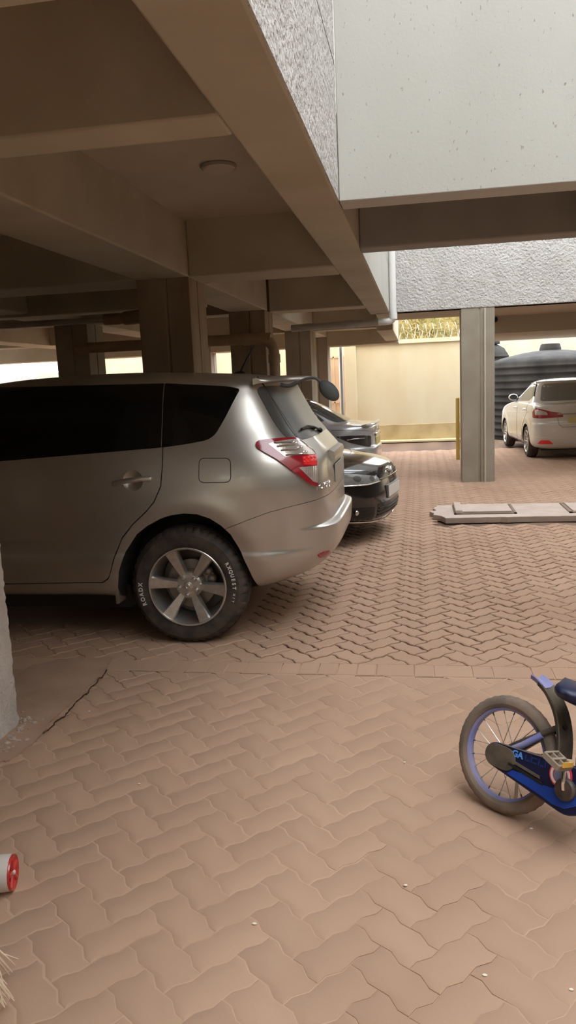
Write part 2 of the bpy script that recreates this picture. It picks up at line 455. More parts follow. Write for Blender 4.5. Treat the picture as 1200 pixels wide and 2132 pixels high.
# ground-level concrete fillet and screed beside it
P = [on_z(*p) for p in ((-60, 1600), (20, 1585), (75, 1545), (110, 1500), (165, 1450), (215, 1402), (235, 1370), (120, 1375), (60, 1390), (20, 1420), (-60, 1440))]
Q = []; rq = random.Random(4)
for i in range(len(P)):
    a_, b_ = P[i], P[(i + 1) % len(P)]; k_ = max(1, int((b_ - a_).length / .012))
    for j in range(k_):
        q_ = a_.lerp(b_, j / k_); Q.append((q_.x + rq.gauss(0, .003), q_.y + rq.gauss(0, .003)))
mb = MB(); mb.prism(Q, -.006, .008, 'z'); struct('floor_screed', mb, CONCD, 0)
cr_ = [on_z(*p, .0085) for p in ((222, 1393), (212, 1410), (207, 1412), (199, 1424), (188, 1432), (182, 1444), (177, 1446), (160, 1460), (148, 1474), (136, 1490), (120, 1500), (104, 1517), (88, 1526))]
mb = MB(); mb.tube([p + Vector((rq.gauss(0, .003), rq.gauss(0, .003), 0)) for p in smooth_path(cr_, 4)], [.0014 + .0024 * abs(sin(i * 1.3)) for i in range(49)], 5); struct('floor_crack', mb, M('crack_dark', (.05, .03, .02), .95), 0)
mb = MB(); pts = [(-1.87, 2.72), (-1.875, 2.95), (-1.88, 3.2), (-2.0, 3.23)]
for i in range(190):
    t = random.random() * 2.999; k = int(t); f = t - k
    px_, py_ = [pts[k][q] * (1 - f) + pts[k + 1][q] * f for q in (0, 1)]
    r = random.uniform(.004, .014); mb.sphere((px_ + abs(random.gauss(0, .03)), py_ + random.gauss(0, .025), random.uniform(0, .012)), (r, r * random.uniform(.6, 1), r * .7), 7, 5)
o = mb.build('mortar_rubble', M('mortar_crumb', (.50, .40, .34), .92, col2=(.42, .31, .25), nscale=20), None); tag(o, 'crumbs of mortar heaped around the foot of the rough column at the left edge', 'rubble', kind='stuff')
# ------------------------------------------------------------------ car tools
def pchip(xs_, ys_, xq):
    xs_ = np.array(xs_, float); ys_ = np.array(ys_, float); h = np.diff(xs_); dl = np.diff(ys_) / h; n = len(xs_)
    d = np.zeros(n)
    for i in range(1, n - 1):
        if dl[i - 1] * dl[i] > 0:
            w1 = 2 * h[i] + h[i - 1]; w2 = h[i] + 2 * h[i - 1]; d[i] = (w1 + w2) / (w1 / dl[i - 1] + w2 / dl[i])
    d[0], d[-1] = dl[0], dl[-1]
    k = np.clip(np.searchsorted(xs_, xq, 'right') - 1, 0, n - 2); t = (xq - xs_[k]) / h[k]
    return (ys_[k] * (1 + 2 * t) * (1 - t) ** 2 + h[k] * d[k] * t * (1 - t) ** 2 + ys_[k + 1] * t * t * (3 - 2 * t) + h[k] * d[k + 1] * t * t * (t - 1))
def round_poly(poly, r, n=5):
    P = [Vector(p) for p in poly]; out = []
    for i in range(len(P)):
        a, b, c = P[i - 1], P[i], P[(i + 1) % len(P)]
        rr = r[i] if isinstance(r, (list, tuple)) else r
        d1, d2 = (a - b), (c - b); l = min(rr, d1.length * .48, d2.length * .48)
        p, q = b + d1.normalized() * l, b + d2.normalized() * l
        for k in range(n + 1):
            t = k / n; out.append(tuple(p * (1 - t) ** 2 + b * 2 * t * (1 - t) + q * t * t))
    return out
class Car:
    """A shell of stacked plan outlines; x runs to the tail, -y is one flank, z is up; origin on the ground under the rear axle."""
    def __init__(s, root, stations, Lf, Lr, nf, nr, sub=4, npt=44, flares=(), mat=None, post=None):
        s.root = root; s.mat = mat
        s.M = Matrix.LocRotScale(root.location, root.rotation_euler, root.scale); s.Mi = s.M.inverted()
        st = np.array(stations, float); n = len(st); tq = np.linspace(0, n - 1, (n - 1) * sub + 1)
        cols = [pchip(np.arange(n), st[:, c], tq) for c in range(4)]
        vs = []; base = []
        a = np.linspace(0, pi / 2, npt)
        for z, xf, xr, wd in zip(*cols):
            lr = min(Lr, (xr - xf) * .5); lf = min(Lf, (xr - xf) * .5)
            def quarter(L_, n_):
                c_, s_ = np.cos(a), np.sin(a)
                th = np.clip(c_, 0, 1) ** (2 / n_), np.clip(s_, 0, 1) ** (2 / n_)
                p = np.stack([L_ * th[0], wd * th[1]], 1)
                seg = np.r_[0, np.cumsum(np.linalg.norm(np.diff(p, axis=0), axis=1))]; q = np.linspace(0, seg[-1], npt)
                return np.stack([np.interp(q, seg, p[:, 0]), np.interp(q, seg, p[:, 1])], 1)
            qr, qf = quarter(lr, nr), quarter(lf, nf)
            mid = max(2, int(((xr - lr) - (xf + lf)) / .045))
            P = [(xr - lr + p[0], -p[1]) for p in qr]                      # tail centre -> flank (-y)
            x1, x0 = xr - lr, xf + lf
            P += [(x1 + (x0 - x1) * k / 40, -wd) for k in range(1, 40)]
            P += [(xf + lf - p[0], -p[1]) for p in qf[::-1]]
            full = P + [(p[0], -p[1]) for p in P[-2:0:-1]]
            base.append(len(full))
            for p in full: vs.append([p[0], p[1], z])
        k = base[0]; nl = len(base); V = np.array(vs)
        for (cx, cz, rad, wd, amt) in flares:
            d = np.hypot(V[:, 0] - cx, V[:, 2] - cz); g = amt * np.exp(-((d - rad) / wd) ** 2) * (np.abs(V[:, 1]) > .5)
            V[:, 1] += np.sign(V[:, 1]) * g
        if post: post(V)
        fs = [(r * k + i, r * k + (i + 1) % k, (r + 1) * k + (i + 1) % k, (r + 1) * k + i) for r in range(nl - 1) for i in range(k)]
        fs.append(tuple(range(k - 1, -1, -1))); fs.append(tuple(range((nl - 1) * k, nl * k)))
        s.v = [tuple(p) for p in V]; s.f = fs
        mb = MB(); mb.v = s.v; mb.f = s.f
        me = mb.mesh('shell', 60); s.v = [v.co.copy() for v in me.vertices]; s.f = [tuple(p.vertices) for p in me.polygons]
        s.vn = [v.normal.copy() for v in me.vertices]
        s.bvh = BVHTree.FromPolygons(s.v, s.f); s.shell = me
    def nrm(s, p, fi):
        f = s.f[fi]; ws = [1 / ((s.v[i] - p).length + 1e-4) ** 2 for i in f]
        n = Vector((0, 0, 0))
        for i, w_ in zip(f, ws): n += s.vn[i] * w_
        return n.normalized()
    def cast(s, o, d):
        h = s.bvh.ray_cast(Vector(o), Vector(d).normalized())
        if h[0] is None: return None
        n = s.nrm(h[0], h[2])
        if n.dot(Vector(d)) > 0: n = -n
        return h[0], n
    def px(s, x, y): return s.cast(s.Mi @ CAM, s.Mi.to_3x3() @ ray(x, y))
    def side(s, x, z, sg=-1): return s.cast((x, sg * 4, z), (0, -sg, 0))
    def other(s, x, z): return s.side(x, z, 1)
    def tail(s, y, z): return s.cast((6, y, z), (-1, 0, 0))
    def nose(s, y, z): return s.cast((-9, y, z), (1, 0, 0))
    def fix(s, me):
        """shade cut pieces with the normals of the uncut shell"""
        nl = [None] * len(me.loops)
        for p in me.polygons:
            h = s.bvh.find_nearest(p.center); on = h[0] is not None and h[3] < .004 and abs(p.normal.dot(s.nrm(h[0], h[2]))) > .93
            for li in p.loop_indices:
                if on:
                    c = me.vertices[me.loops[li].vertex_index].co; q = s.bvh.find_nearest(c); n = s.nrm(q[0], q[2])
                    nl[li] = n if n.dot(p.normal) > 0 else -n
                else: nl[li] = p.normal.copy()
        me.polygons.foreach_set('use_smooth', [True] * len(me.polygons))
        me.normals_split_custom_set([tuple(n) for n in nl])
    def boolean(s, me, cutter, op, cutmat=None):
        a = bpy.data.objects.new('a', me.copy()); COL.objects.link(a)
        if not a.data.materials: a.data.materials.append(s.mat)
        cm = cutter.mesh('c', 0)
        if cutmat: cm.materials.append(cutmat)
        b = bpy.data.objects.new('b', cm); COL.objects.link(b)
        md = a.modifiers.new('b', 'BOOLEAN'); md.object = b; md.operation = op; md.solver = 'EXACT'
        if cutmat: md.material_mode = 'TRANSFER'
        dg = bpy.context.evaluated_depsgraph_get(); dg.update()
        out = bpy.data.meshes.new_from_object(a.evaluated_get(dg))
        bpy.data.objects.remove(a); bpy.data.objects.remove(b)
        return out
    def patch(s, name, poly, fn, off, mat, parent=None, g=.03, skirt=.012, dens=None, rev=False):
        P = [Vector(p[:2]) for p in poly]; d = dens or g; bd = []
        for i in range(len(P)):
            a, b = P[i], P[(i + 1) % len(P)]; k = max(1, int((b - a).length / d))
            bd += [a + (b - a) * j / k for j in range(k)]
        xs_ = [p.x for p in bd]; ys_ = [p.y for p in bd]; n = len(bd)
        def inside(q):
            c = False
            for i in range(n):
                a, b = bd[i], bd[i - 1]
                if (a.y > q.y) != (b.y > q.y) and q.x < (b.x - a.x) * (q.y - a.y) / (b.y - a.y) + a.x: c = not c
            return c
        pts = list(bd); y = min(ys_) + g * .6
        while y < max(ys_):
            x = min(xs_) + g * .6
            while x < max(xs_):
                q = Vector((x, y))
                if inside(q) and min((q - b).length for b in bd) > d * .45: pts.append(q)
                x += g
            y += g
        r = delaunay_2d_cdt(pts, [(i, (i + 1) % n) for i in range(n)], [], 1, 1e-7)
        v2, tris = r[0], r[2]; vs = []; ns = []; ok = []
        for p in v2:
            h = fn(p.x, p.y)
            if h is None: vs.append(Vector((0, 0, 0))); ns.append(Vector((0, 0, 1))); ok.append(False)
            else: vs.append(h[0] + h[1] * off); ns.append(h[1]); ok.append(True)
        tris = [tuple(t) for t in tris if all(ok[i] for i in t)]
        from collections import Counter
        ec = Counter()
        for t in tris:
            for a, b in zip(t, t[1:] + t[:1]): ec[(min(a, b), max(a, b))] += 1
        bnd = [(a, b) for t in tris for a, b in zip(t, t[1:] + t[:1]) if ec[(min(a, b), max(a, b))] == 1]
        nv = len(vs); low = {}
        for a, b in bnd:
            for i in (a, b):
                if i not in low: low[i] = nv + len(low)
        lv = [None] * len(low)
        for i, k in low.items(): lv[k - nv] = vs[i] - ns[i] * (off + skirt)
        fs = tris + [(b, a, low[a], low[b]) for a, b in bnd]
        me = bpy.data.meshes.new(name); me.from_pydata([tuple(p) for p in vs + lv], [], fs)
        nt_ = len(tris)
        # orient with the surface normals
        flip = 0
        for t in tris[:50]:
            fn_ = (vs[t[1]] - vs[t[0]]).cross(vs[t[2]] - vs[t[0]])
            flip += 1 if fn_.dot(ns[t[0]]) < 0 else -1
        if flip > 0: me.flip_normals()
        me.polygons.foreach_set('use_smooth', [True] * len(me.polygons))
        nl = []
        for pi_, p in enumerate(me.polygons):
            for li in p.loop_indices:
                vi = me.loops[li].vertex_index; nl.append(tuple(ns[vi]) if pi_ < nt_ else tuple(p.normal))
        me.normals_split_custom_set(nl)
        return link(name, me, mat, parent or s.root)
    def line(s, pts, fn, k=8, off=0.0):
        out = []
        for i in range(len(pts) - 1):
            for j in range(k):
                t = j / k; h = fn(pts[i][0] + (pts[i + 1][0] - pts[i][0]) * t, pts[i][1] + (pts[i + 1][1] - pts[i][1]) * t)
                if h: out.append(h[0] + h[1] * off)
        h = fn(*pts[-1])
        if h: out.append(h[0] + h[1] * off)
        return out
    def seam(s, pts, fn, r=.0035, mat=None, parent=None, name='panel_gap', off=-.001, closed=False, k=8):
        L_ = s.line(list(pts) + ([pts[0]] if closed else []), fn, k, off)
        return MB().tube(L_, r, 6).build(name, mat or BLACK, parent or s.root)
    def text(s, txt, size, fn, cx, cy, mat, name='badge', depth=.002, parent=None, mirror=1):
        vs, fs = text_geo(txt, size, depth); out = []
        for v in vs:
            h = fn(cx + v[0] * mirror, cy + v[1]); out.append(h[0] + h[1] * (v[2] + depth) if h else Vector((0, 0, 0)))
        return MB().add(out, fs).build(name, mat, parent or s.root, 0)
def make_wheel(root, cx, y_out, sg, R, rimR, wd, base_deg, spokes=6, spoke_w=(.045, .078), letters=(), dusty=RUBBER, lugs=5, split=False):
    """wheel (tyre) > rim, brake_disc, hub_cap, lug_nut, lettering ; sg=-1 when the outer face looks to -y"""
    cz = R; yo = lambda t: y_out - sg * t        # t = depth inwards from the outer face
    c = (cx, 0, cz); hw = .03
    prof = [(rimR - .012, .012), (rimR + .004, .004), (rimR + .02, .001), (rimR + (R - rimR) * .42, -.004), (rimR + (R - rimR) * .66, -.001),
            (R - .028, .010), (R - .012, .022), (R - .002, .040), (R, .06), (R, wd - .06), (R - .002, wd - .04), (R - .012, wd - .022), (R - .03, wd - .008),
            (rimR + .03, wd), (rimR - .012, wd - .01)]
    def fr(r, h, j, i):
        if i in (6, 7, 8) or i in (9, 10, 11): return r - (.009 if (j % 4 == 0) else 0)
        return r
    tb = MB().lathe([(r, yo(t)) for r, t in prof], 176, 'y', c, fr=fr)
    # circumferential tread ribs
    for k in range(3):
        tt = wd * (.36 + .14 * k); tb.lathe([(R - .004, yo(tt - .012)), (R + .0025, yo(tt - .010)), (R + .0025, yo(tt + .010)), (R - .004, yo(tt + .012))], 96, 'y', c)
    wheel = tb.build('wheel', dusty, root, 28)
    # rim
    rb = MB().lathe([(rimR, yo(-.001)), (rimR - .004, yo(-.004)), (rimR - .011, yo(-.003)), (rimR - .015, yo(.006)), (rimR - .022, yo(.03)), (rimR - .03, yo(.06)), (rimR - .04, yo(.15)), (rimR - .036, yo(wd - .02)), (rimR, yo(wd - .01))], 96, 'y', c)
    for k in range(spokes):
        a = radians(base_deg + k * 360 / spokes)
        ca, sa = cos(a), sin(a)
        secs = [(.030, spoke_w[0] * .8, .034, .075), (.075, spoke_w[0], .030, .07), (.13, (spoke_w[0] + spoke_w[1]) / 2 * .95, .018, .06), (rimR - .030, spoke_w[1], .006, .05), (rimR - .011, spoke_w[1] * 1.12, .002, .04)]
        vs = []
        for r, w_, d0, d1 in secs:
            for u, dd in ((-w_ / 2, d1), (-w_ / 2 * .98, d0 + .010), (-w_ / 2 * .80, d0), (w_ / 2 * .80, d0), (w_ / 2 * .98, d0 + .010), (w_ / 2, d1)):
                vs.append((cx + r * ca - u * sa, yo(dd), cz + r * sa + u * ca))
        n = 6; fs = [tuple(range(n)), tuple(range(len(vs) - 1, len(vs) - n - 1, -1))]
        for i in range(len(secs) - 1):
            for j in range(n): fs.append((i * n + j, i * n + (j + 1) % n, (i + 1) * n + (j + 1) % n, (i + 1) * n + j))
        rb.add(vs, fs)
    rb.lathe([(.001, yo(.028)), (.07, yo(.030)), (.082, yo(.042)), (.08, yo(.08)), (.001, yo(.08))], 40, 'y', c)
    rb.build('rim', ALLOY, wheel, 30)
    MB().lathe([(rimR - .045, yo(.17)), (.02, yo(.17)), (.02, yo(.185)), (rimR - .045, yo(.185))], 40, 'y', c).build('wheel_back', ALLOYD, wheel)
    MB().lathe([(.05, yo(.09)), (.09, yo(.088)), (.092, yo(.10)), (.152, yo(.10)), (.152, yo(.125)), (.05, yo(.125))], 48, 'y', c).build('brake_disc', IRON, wheel)
    q = MB()
    for a in (-12, 12, 36, 56): q.sphere((cx + .135 * cos(radians(a)), yo(.10), cz + .135 * sin(radians(a))), (.03, .03, .028), 12, 8)
    q.build('brake_caliper', IRON, wheel)
    MB().lathe([(.0005, yo(.016)), (.024, yo(.017)), (.030, yo(.020)), (.032, yo(.030))], 32, 'y', c).lathe([(.010, yo(.015)), (.012, yo(.013)), (.014, yo(.015))], 24, 'y', c).build('hub_cap', ALLOY, wheel)
    for k in range(lugs):
        a = radians(90 - 54 + 10 + k * 360 / lugs)
        p = (cx + .057 * cos(a), 0, cz + .057 * sin(a))
        MB().lathe([(.0005, yo(.006)), (.010, yo(.007)), (.0145, yo(.014)), (.0145, yo(.034))], 10, 'y', p).build('lug_nut', ALLOY, wheel)
    if letters:
        for txt, a0, step, size in letters:
            q = MB()
            for i, ch in enumerate(txt):
                if ch == ' ': continue
                a = radians(a0 - i * step); vs, fs = text_geo(ch, size, .0012, size * .025)
                rr = rimR + .048; e_t = (sin(a), -cos(a)); e_r = (cos(a), sin(a))
                out = [(cx + e_r[0] * (rr + v[1]) + e_t[0] * v[0] * .95, yo(-.0052 + v[2]), cz + e_r[1] * (rr + v[1]) + e_t[1] * v[0] * .95) for v in vs]
                q.add(out, fs)
            q.build('lettering', WTEXT, wheel, 0)
    return wheel
def arch_poly(cx, R, n=22, flat=1.0, low=-.1):
    return [(cx - R, low)] + [(cx - R * cos(pi * i / n), R * .82 + R * flat * sin(pi * i / n) * .98) for i in range(n + 1)] + [(cx + R, low)]
# ------------------------------------------------------------------ silver estate car
PAINT = M('champagne_silver', (.50, .475, .435), .33, .78, col2=(.45, .425, .38), nscale=2.5, coat=.5, bump=(300, .03, .001))
RED = M('red_lens', (.30, .012, .022), .12, 0, coat=1.0)
REDL = M('bright_red_lens', (.85, .03, .03), .2, 0, coat=1.0)
CLEAR = M('clear_lens', (.66, .58, .52), .12, .55, coat=1.0, bump=(70, .5, .004))
SILVER = M('reflector_silver', (.85, .82, .78), .15, .9)
suv = thing('estate_car', 'silver beige high-roofed car with tinted windows, parked side-on in the foreground', 'car', (-1.397, 5.215, 0))
ST = [(.27, -3.2, .34, .74), (.30, -3.30, .46, .82), (.36, -3.42, .66, .864), (.42, -3.46, .785, .876), (.48, -3.48, .825, .887), (.525, -3.49, .835, .894),
      (.548, -3.49, .838, .894), (.58, -3.49, .842, .887), (.62, -3.5, .845, .889), (.66, -3.5, .847, .895), (.675, -3.5, .847, .896), (.69, -3.5, .848, .897), (.705, -3.5, .848, .898), (.735, -3.5, .848, .90),
      (.85, -3.47, .85, .905), (.93, -3.42, .85, .905), (1.0, -3.30, .845, .90), (1.05, -2.9, .835, .893), (1.09, -2.45, .82, .886), (1.15, -2.33, .775, .873),
      (1.21, -2.25, .725, .855), (1.30, -2.13, .655, .825), (1.40, -2.0, .60, .793), (1.50, -1.86, .552, .757), (1.56, -1.76, .52, .728), (1.595, -1.68, .42, .695),
      (1.625, -1.52, .20, .62), (1.648, -1.28, -.15, .48), (1.662, -.98, -.45, .25)]
def rear_step(V):      # the bumper's shelf across the middle of the tail
    for i in range(len(V)):
        x, y, z = V[i]
        if x > .35 and .40 < z < .85:
            V[i, 0] += .055 * sstep(.84, .50, abs(y)) * sstep(.40, .56, z) * sstep(.697, .676, z) * sstep(.35, .75, x)
K = Car(suv, ST, .8, .9, 2.6, 4.5, 5, 64, flares=((0, .37, .50, .085, .016), (-2.66, .37, .50, .085, .016)), mat=PAINT, post=rear_step)
arch = [(-.452, .0), (-.447, .353), (-.425, .46), (-.37, .585), (-.285, .695), (-.215, .745), (-.13, .787), (-.06, .808), (.017, .818), (.10, .812), (.175, .785), (.24, .74),
        (.293, .685), (.345, .58), (.385, .47), (.42, .36), (.44, 0)]
cut = MB()
for dx in (0, -2.66):
    for ya, yb in ((-1.1, -.60), (.60, 1.1)): cut.prism([(x + dx, z) for x, z in arch], ya, yb)
base = K.boolean(K.shell, cut, 'DIFFERENCE', LINER)
bump_poly = [(.25, .715), (.296, .735), (.40, .772), (.525, .812), (.65, .838), (.752, .850), (.95, .87), (1.3, .88), (1.3, .1), (.25, .1)]
DOORR = [(-.10, 1.215), (-.098, 1.17), (-.099, 1.10), (-.112, .98), (-.155, .89), (-.21, .83), (-.30, .755), (-.375, .672), (-.43, .57), (-.468, .47), (-.495, .415), (-.54, .385), (-1.24, .372), (-1.26, .40), (-1.262, 1.16)]
DOORF = [(-1.275, 1.16), (-1.272, .40), (-1.25, .37), (-2.05, .38), (-2.12, .42), (-2.18, .60), (-2.20, .80), (-2.20, 1.09)]
def shrink(poly, d):
    c = Vector((sum(p[0] for p in poly) / len(poly), sum(p[1] for p in poly) / len(poly))); out = []
    n = len(poly); ar = sum(poly[i][0] * poly[(i + 1) % n][1] - poly[(i + 1) % n][0] * poly[i][1] for i in range(n))
    sg = 1 if ar > 0 else -1
    for i in range(n):
        a, b, e = Vector(poly[i - 1]), Vector(poly[i]), Vector(poly[(i + 1) % n])
        n1 = Vector((-(b - a).y, (b - a).x)).normalized(); n2 = Vector((-(e - b).y, (e - b).x)).normalized()
        nn = (n1 + n2); nn.normalize(); q = b + nn * d * sg; out.append((q.x, q.y))
    return out
parts = {}
bmesh_ = K.boolean(base, MB().prism([(x, z - .003) for x, z in bump_poly], -1.2, 1.2), 'INTERSECT'); K.fix(bmesh_)
link('rear_bumper', bmesh_, PAINT, suv)
base = K.boolean(base, MB().prism(bump_poly, -1.25, 1.25), 'DIFFERENCE')
for poly, nm in ((DOORR, 'rear_door'), (DOORF, 'front_door')):
    for sg in (-1, 1):
        dpi = shrink(poly, .0065)
        dm = K.boolean(base, MB().prism(dpi, sg * 1.1, sg * .76), 'INTERSECT')
        if nm == 'rear_door':     # scooped recess behind the handle
            h = K.side(-.288, 1.022, sg); q = MB().sphere((h[0].x, h[0].y + sg * .042, h[0].z), .076, 32, 20); dm = K.boolean(dm, q, 'DIFFERENCE')
        K.fix(dm); do = link(nm, dm, PAINT, suv)
        if sg == -1 or nm == 'front_door':
            hx = -.288 if nm == 'rear_door' else -1.50
            pts = [(hx - .115, 1.003), (hx - .06, 1.012), (hx, 1.02), (hx + .06, 1.025), (hx + .108, 1.026)]
            L_ = [K.side(x, z, sg) for x, z in pts]
            offs = (.008, .022, .028, .024, .008)
            hb = MB().tube(smooth_path([h[0] + h[1] * o_ for h, o_ in zip(L_, offs)], 6), [.016] * 25, 12)
            hb.sphere(tuple(L_[0][0] + L_[0][1] * .008), .016, 12, 8).sphere(tuple(L_[-1][0] + L_[-1][1] * .008), .016, 12, 8)
            hob = hb.build('door_handle', PAINT, do)
            h = K.side(hx + .062, 1.025, sg); MB().tube(K.line([(hx + .062, 1.012), (hx + .062, 1.040)], lambda a, b: K.side(a, b, sg), 4, .0235), .0016, 5).build('handle_seam', BLACK, do)
    base = K.boolean(base, MB().prism(poly, -1.15, -.755), 'DIFFERENCE'); base = K.boolean(base, MB().prism(poly, 1.15, .755), 'DIFFERENCE')
K.fix(base); link('body', base, PAINT, suv)
MB().box(-3.1, -.42, -.74, .74, .19, .34).box(-.42, .22, -.55, .55, .24, .34).box(-2.2, -.5, -.80, -.755, .30, 1.08).box(-2.2, -.5, .755, .80, .30, 1.08).build('underbody', BLACK, suv)
# glazing on both flanks, drawn in side view
S_ = K.side
win_r = round_poly([(-1.262, 1.600), (-.112, 1.578), (-.112, 1.205), (-1.262, 1.148)], .004)
win_q = round_poly([(-.108, 1.578), (.275, 1.545), (.347, 1.525), (.33, 1.49), (.27, 1.36), (.215, 1.268), (.17, 1.24), (.06, 1.222), (-.108, 1.205)], [.01, .05, .035, .05, .06, .05, .05, .06, .01])
win_f = round_poly([(-1.268, 1.600), (-1.268, 1.148), (-2.17, 1.115), (-2.02, 1.26), (-1.72, 1.548)], [.02, .01, .04, .1, .06])
for sg, sd in ((-1, lambda x, z: K.side(x, z, -1)), (1, lambda x, z: K.side(x, z, 1))):
    K.patch('rear_door_window', win_r, sd, .003, GLASS, g=.028)
    K.patch('quarter_window', win_q, sd, .003, GLASS, g=.028)
    K.patch('front_door_window', win_f, sd, .003, GLASS, g=.028)
K.patch('windscreen', round_poly([(-.70, 1.12), (.70, 1.12), (.60, 1.55), (-.60, 1.55)], .06), K.nose, .002, GLASSL, g=.06)
BG = M('backlight_glass', (.075, .07, .066), .28, spec=.4)
K.patch('rear_window', round_poly([(-.70, 1.205), (.70, 1.205), (.625, 1.535), (-.625, 1.535)], [.05, .05, .05, .05]), K.tail, .003, BG, g=.04)
# rear window wrap at the flank
wrap = round_poly([(557, 815), (583, 801), (600, 826), (652, 894), (640, 906), (622, 914), (600, 880), (575, 842)], 4)
K.patch('rear_window_corner', wrap, K.px, .004, BG, g=9, dens=9)
K.seam([(537, 785), (556, 812), (575, 846), (600, 888), (618, 912)], K.px, .006)
# tail lamp
Z = lambda pts: [(520 + a / 5.4545, 880 + b / 5.4545) for a, b in pts]
lamp = round_poly(Z([(62, 240), (95, 212), (200, 197), (400, 182), (500, 180), (560, 200), (640, 262), (735, 358), (745, 450), (755, 560), (760, 700), (745, 722), (690, 712), (600, 640), (450, 530), (300, 420), (160, 340), (80, 290)]), 3, 3)
tl = K.patch('tail_lamp', lamp, K.px, .014, RED, g=7, dens=6, skirt=.01)
clr = round_poly(Z([(205, 252), (300, 228), (450, 205), (545, 205), (640, 275), (715, 352), (725, 372), (560, 378), (395, 400), (300, 325)]), 3, 3)
K.patch('clear_lens', clr, K.px, .0155, CLEAR, tl, g=6, dens=5, skirt=.0)
led = Z([(585, 398), (735, 376), (744, 478), (735, 490), (600, 484)])
K.patch('brake_light', led, K.px, .0155, REDL, tl, g=5, dens=5, skirt=0)
low = Z([(548, 516), (745, 492), (757, 600), (752, 684), (700, 668), (625, 590)])
K.patch('reversing_light', low, K.px, .0155, CLEAR, tl, g=5, dens=5, skirt=0)
for (a, b, c, d) in ((268, 243, 460, 240), (300, 285, 500, 268), (345, 330, 530, 322), (400, 383, 600, 372)):
    K.seam(Z([(a, b), (c, d)]), K.px, .0055, SILVER, tl, 'chrome_bar', .0155)
for (a, b) in ((480, 235), (510, 245), (530, 300), (570, 292), (590, 350), (625, 345)):
    h = K.px(*Z([(a, b)])[0]); MB().sphere(tuple(h[0] + h[1] * .016), (.011, .011, .008), 10, 6).build('bulb_reflector', SILVER, tl)
for (p, q) in (((555, 212), (620, 262)), ((625, 268), (680, 312)), ((685, 318), (718, 356))): K.seam(Z([p, q]), K.px, .004, SILVER, tl, 'chrome_edge', .0165)
for i in range(4):
    for j in range(2):
        h = K.px(*Z([(605 + 38 * i, 420 + 38 * j - 5 * i)])[0])
        if h: MB().sphere(tuple(h[0] + h[1] * .015), .0085, 10, 6).build('led', REDL, tl)
for i in range(6):
    a = 620 + i * 22
    K.seam(Z([(a, 515 - i * 3), (a + 5, 590 + i * 14)]), K.px, .0018, SILVER, tl, 'lens_rib', .016)
# the same lamp on the far flank
lamp2 = [(.45, 1.20), (.55, 1.215), (.62, 1.215), (.70, 1.13), (.73, .98), (.66, 1.0), (.52, 1.12)]
K.patch('tail_lamp', round_poly(lamp2, .02), K.other, .012, RED, g=.03)
# fuel flap, bumper reflector, creases
ff = round_poly([(415, 954), (480, 954), (481, 1004), (414, 1005)], [12, 12, 13, 13], 6)
K.patch('fuel_flap', ff, K.px, .0012, PAINT, g=9, dens=6, skirt=.002)
K.seam(ff, K.px, .0032, closed=True, k=3, name='fuel_flap_gap')
K.patch('bumper_reflector', round_poly(Z([(775, 1496), (840, 1470), (910, 1452), (916, 1480), (900, 1508), (800, 1532), (778, 1524)]), 1.5, 3), K.px, .006, RED, g=5, dens=4)
# spoiler over the rear window
sp = MB(); sec = []
for y in np.linspace(-.66, .66, 25):
    e = 1 - abs(y / .66) ** 6; dx = .25 * (1 - .35 * abs(y / .66) ** 2.2) * (.25 + .75 * e) ; x0 = .42; zc = 1.588 - .012 * abs(y / .66) ** 2
    sec.append([(x0, y, zc + .006), (x0 + dx * .5, y, zc + .012), (x0 + dx, y, zc + .002), (x0 + dx + .012, y, zc - .012), (x0 + dx, y, zc - .022), (x0 + dx * .5, y, zc - .024), (x0, y, zc - .03)])
n = 7; sp.add([p for s_ in sec for p in s_], [tuple(range(n)), tuple(range(25 * n - 1, 24 * n - 1, -1))] + [(i * n + j, i * n + (j + 1) % n, (i + 1) * n + (j + 1) % n, (i + 1) * n + j) for i in range(24) for j in range(n)])
sp.build('spoiler', PAINT, suv, 60)
# mirror on a stalk beside the spoiler
MIR = M('mirror_back', (.085, .095, .095), .55)
yy = 4.72
mp_ = [K.Mi @ on_y(*p, yy) for p in ((585, 801), (603, 803), (622, 795), (640, 788), (655, 787), (664, 792), (672, 800))]
st = MB().tube(smooth_path(mp_, 6), [.012] * 12 + [.0085] * 25, 10).build('rear_view_mirror', MIR, suv)
a = K.Mi @ on_y(667, 795, yy); b = K.Mi @ on_y(704, 832, yy); ax = (b - a); L_ = ax.length; ax.normalize()
mb = MB().sphere((0, 0, 0), (L_ * .5, .030, .047), 24, 14)
rot = Matrix((ax, Vector((0, 1, 0)), ax.cross(Vector((0, 1, 0))))).transposed().to_4x4(); rot.translation = (a + b) / 2
mb.xform(rot); mb.build('mirror_head', MIR, st)
# tailgate details
gt = MB(); sec = []
for y in np.linspace(-.30, .30, 15):
    h = K.tail(y, 1.06); x0 = h[0].x; sec.append([(x0 - .01, y, 1.115), (x0 + .022, y, 1.10), (x0 + .030, y, 1.075), (x0 + .026, y, 1.05), (x0 - .01, y, 1.04)])
n = 5; gt.add([p for s_ in sec for p in s_], [tuple(range(n)), tuple(range(15 * n - 1, 14 * n - 1, -1))] + [(i * n + j, i * n + (j + 1) % n, (i + 1) * n + (j + 1) % n, (i + 1) * n + j) for i in range(14) for j in range(n)])
gt.build('tailgate_trim', PAINT, suv)
pl = MB(); h = K.tail(0, .95); pl.box(h[0].x + .001, h[0].x + .010, -.26, .26, .90, 1.015); pl.build('number_plate', M('plate_dusty', (.40, .37, .32), .6), suv, bevel=.002)
K.text('TOYOTA', .055, K.tail, -.58, .92, CHROME, 'badge', .003)
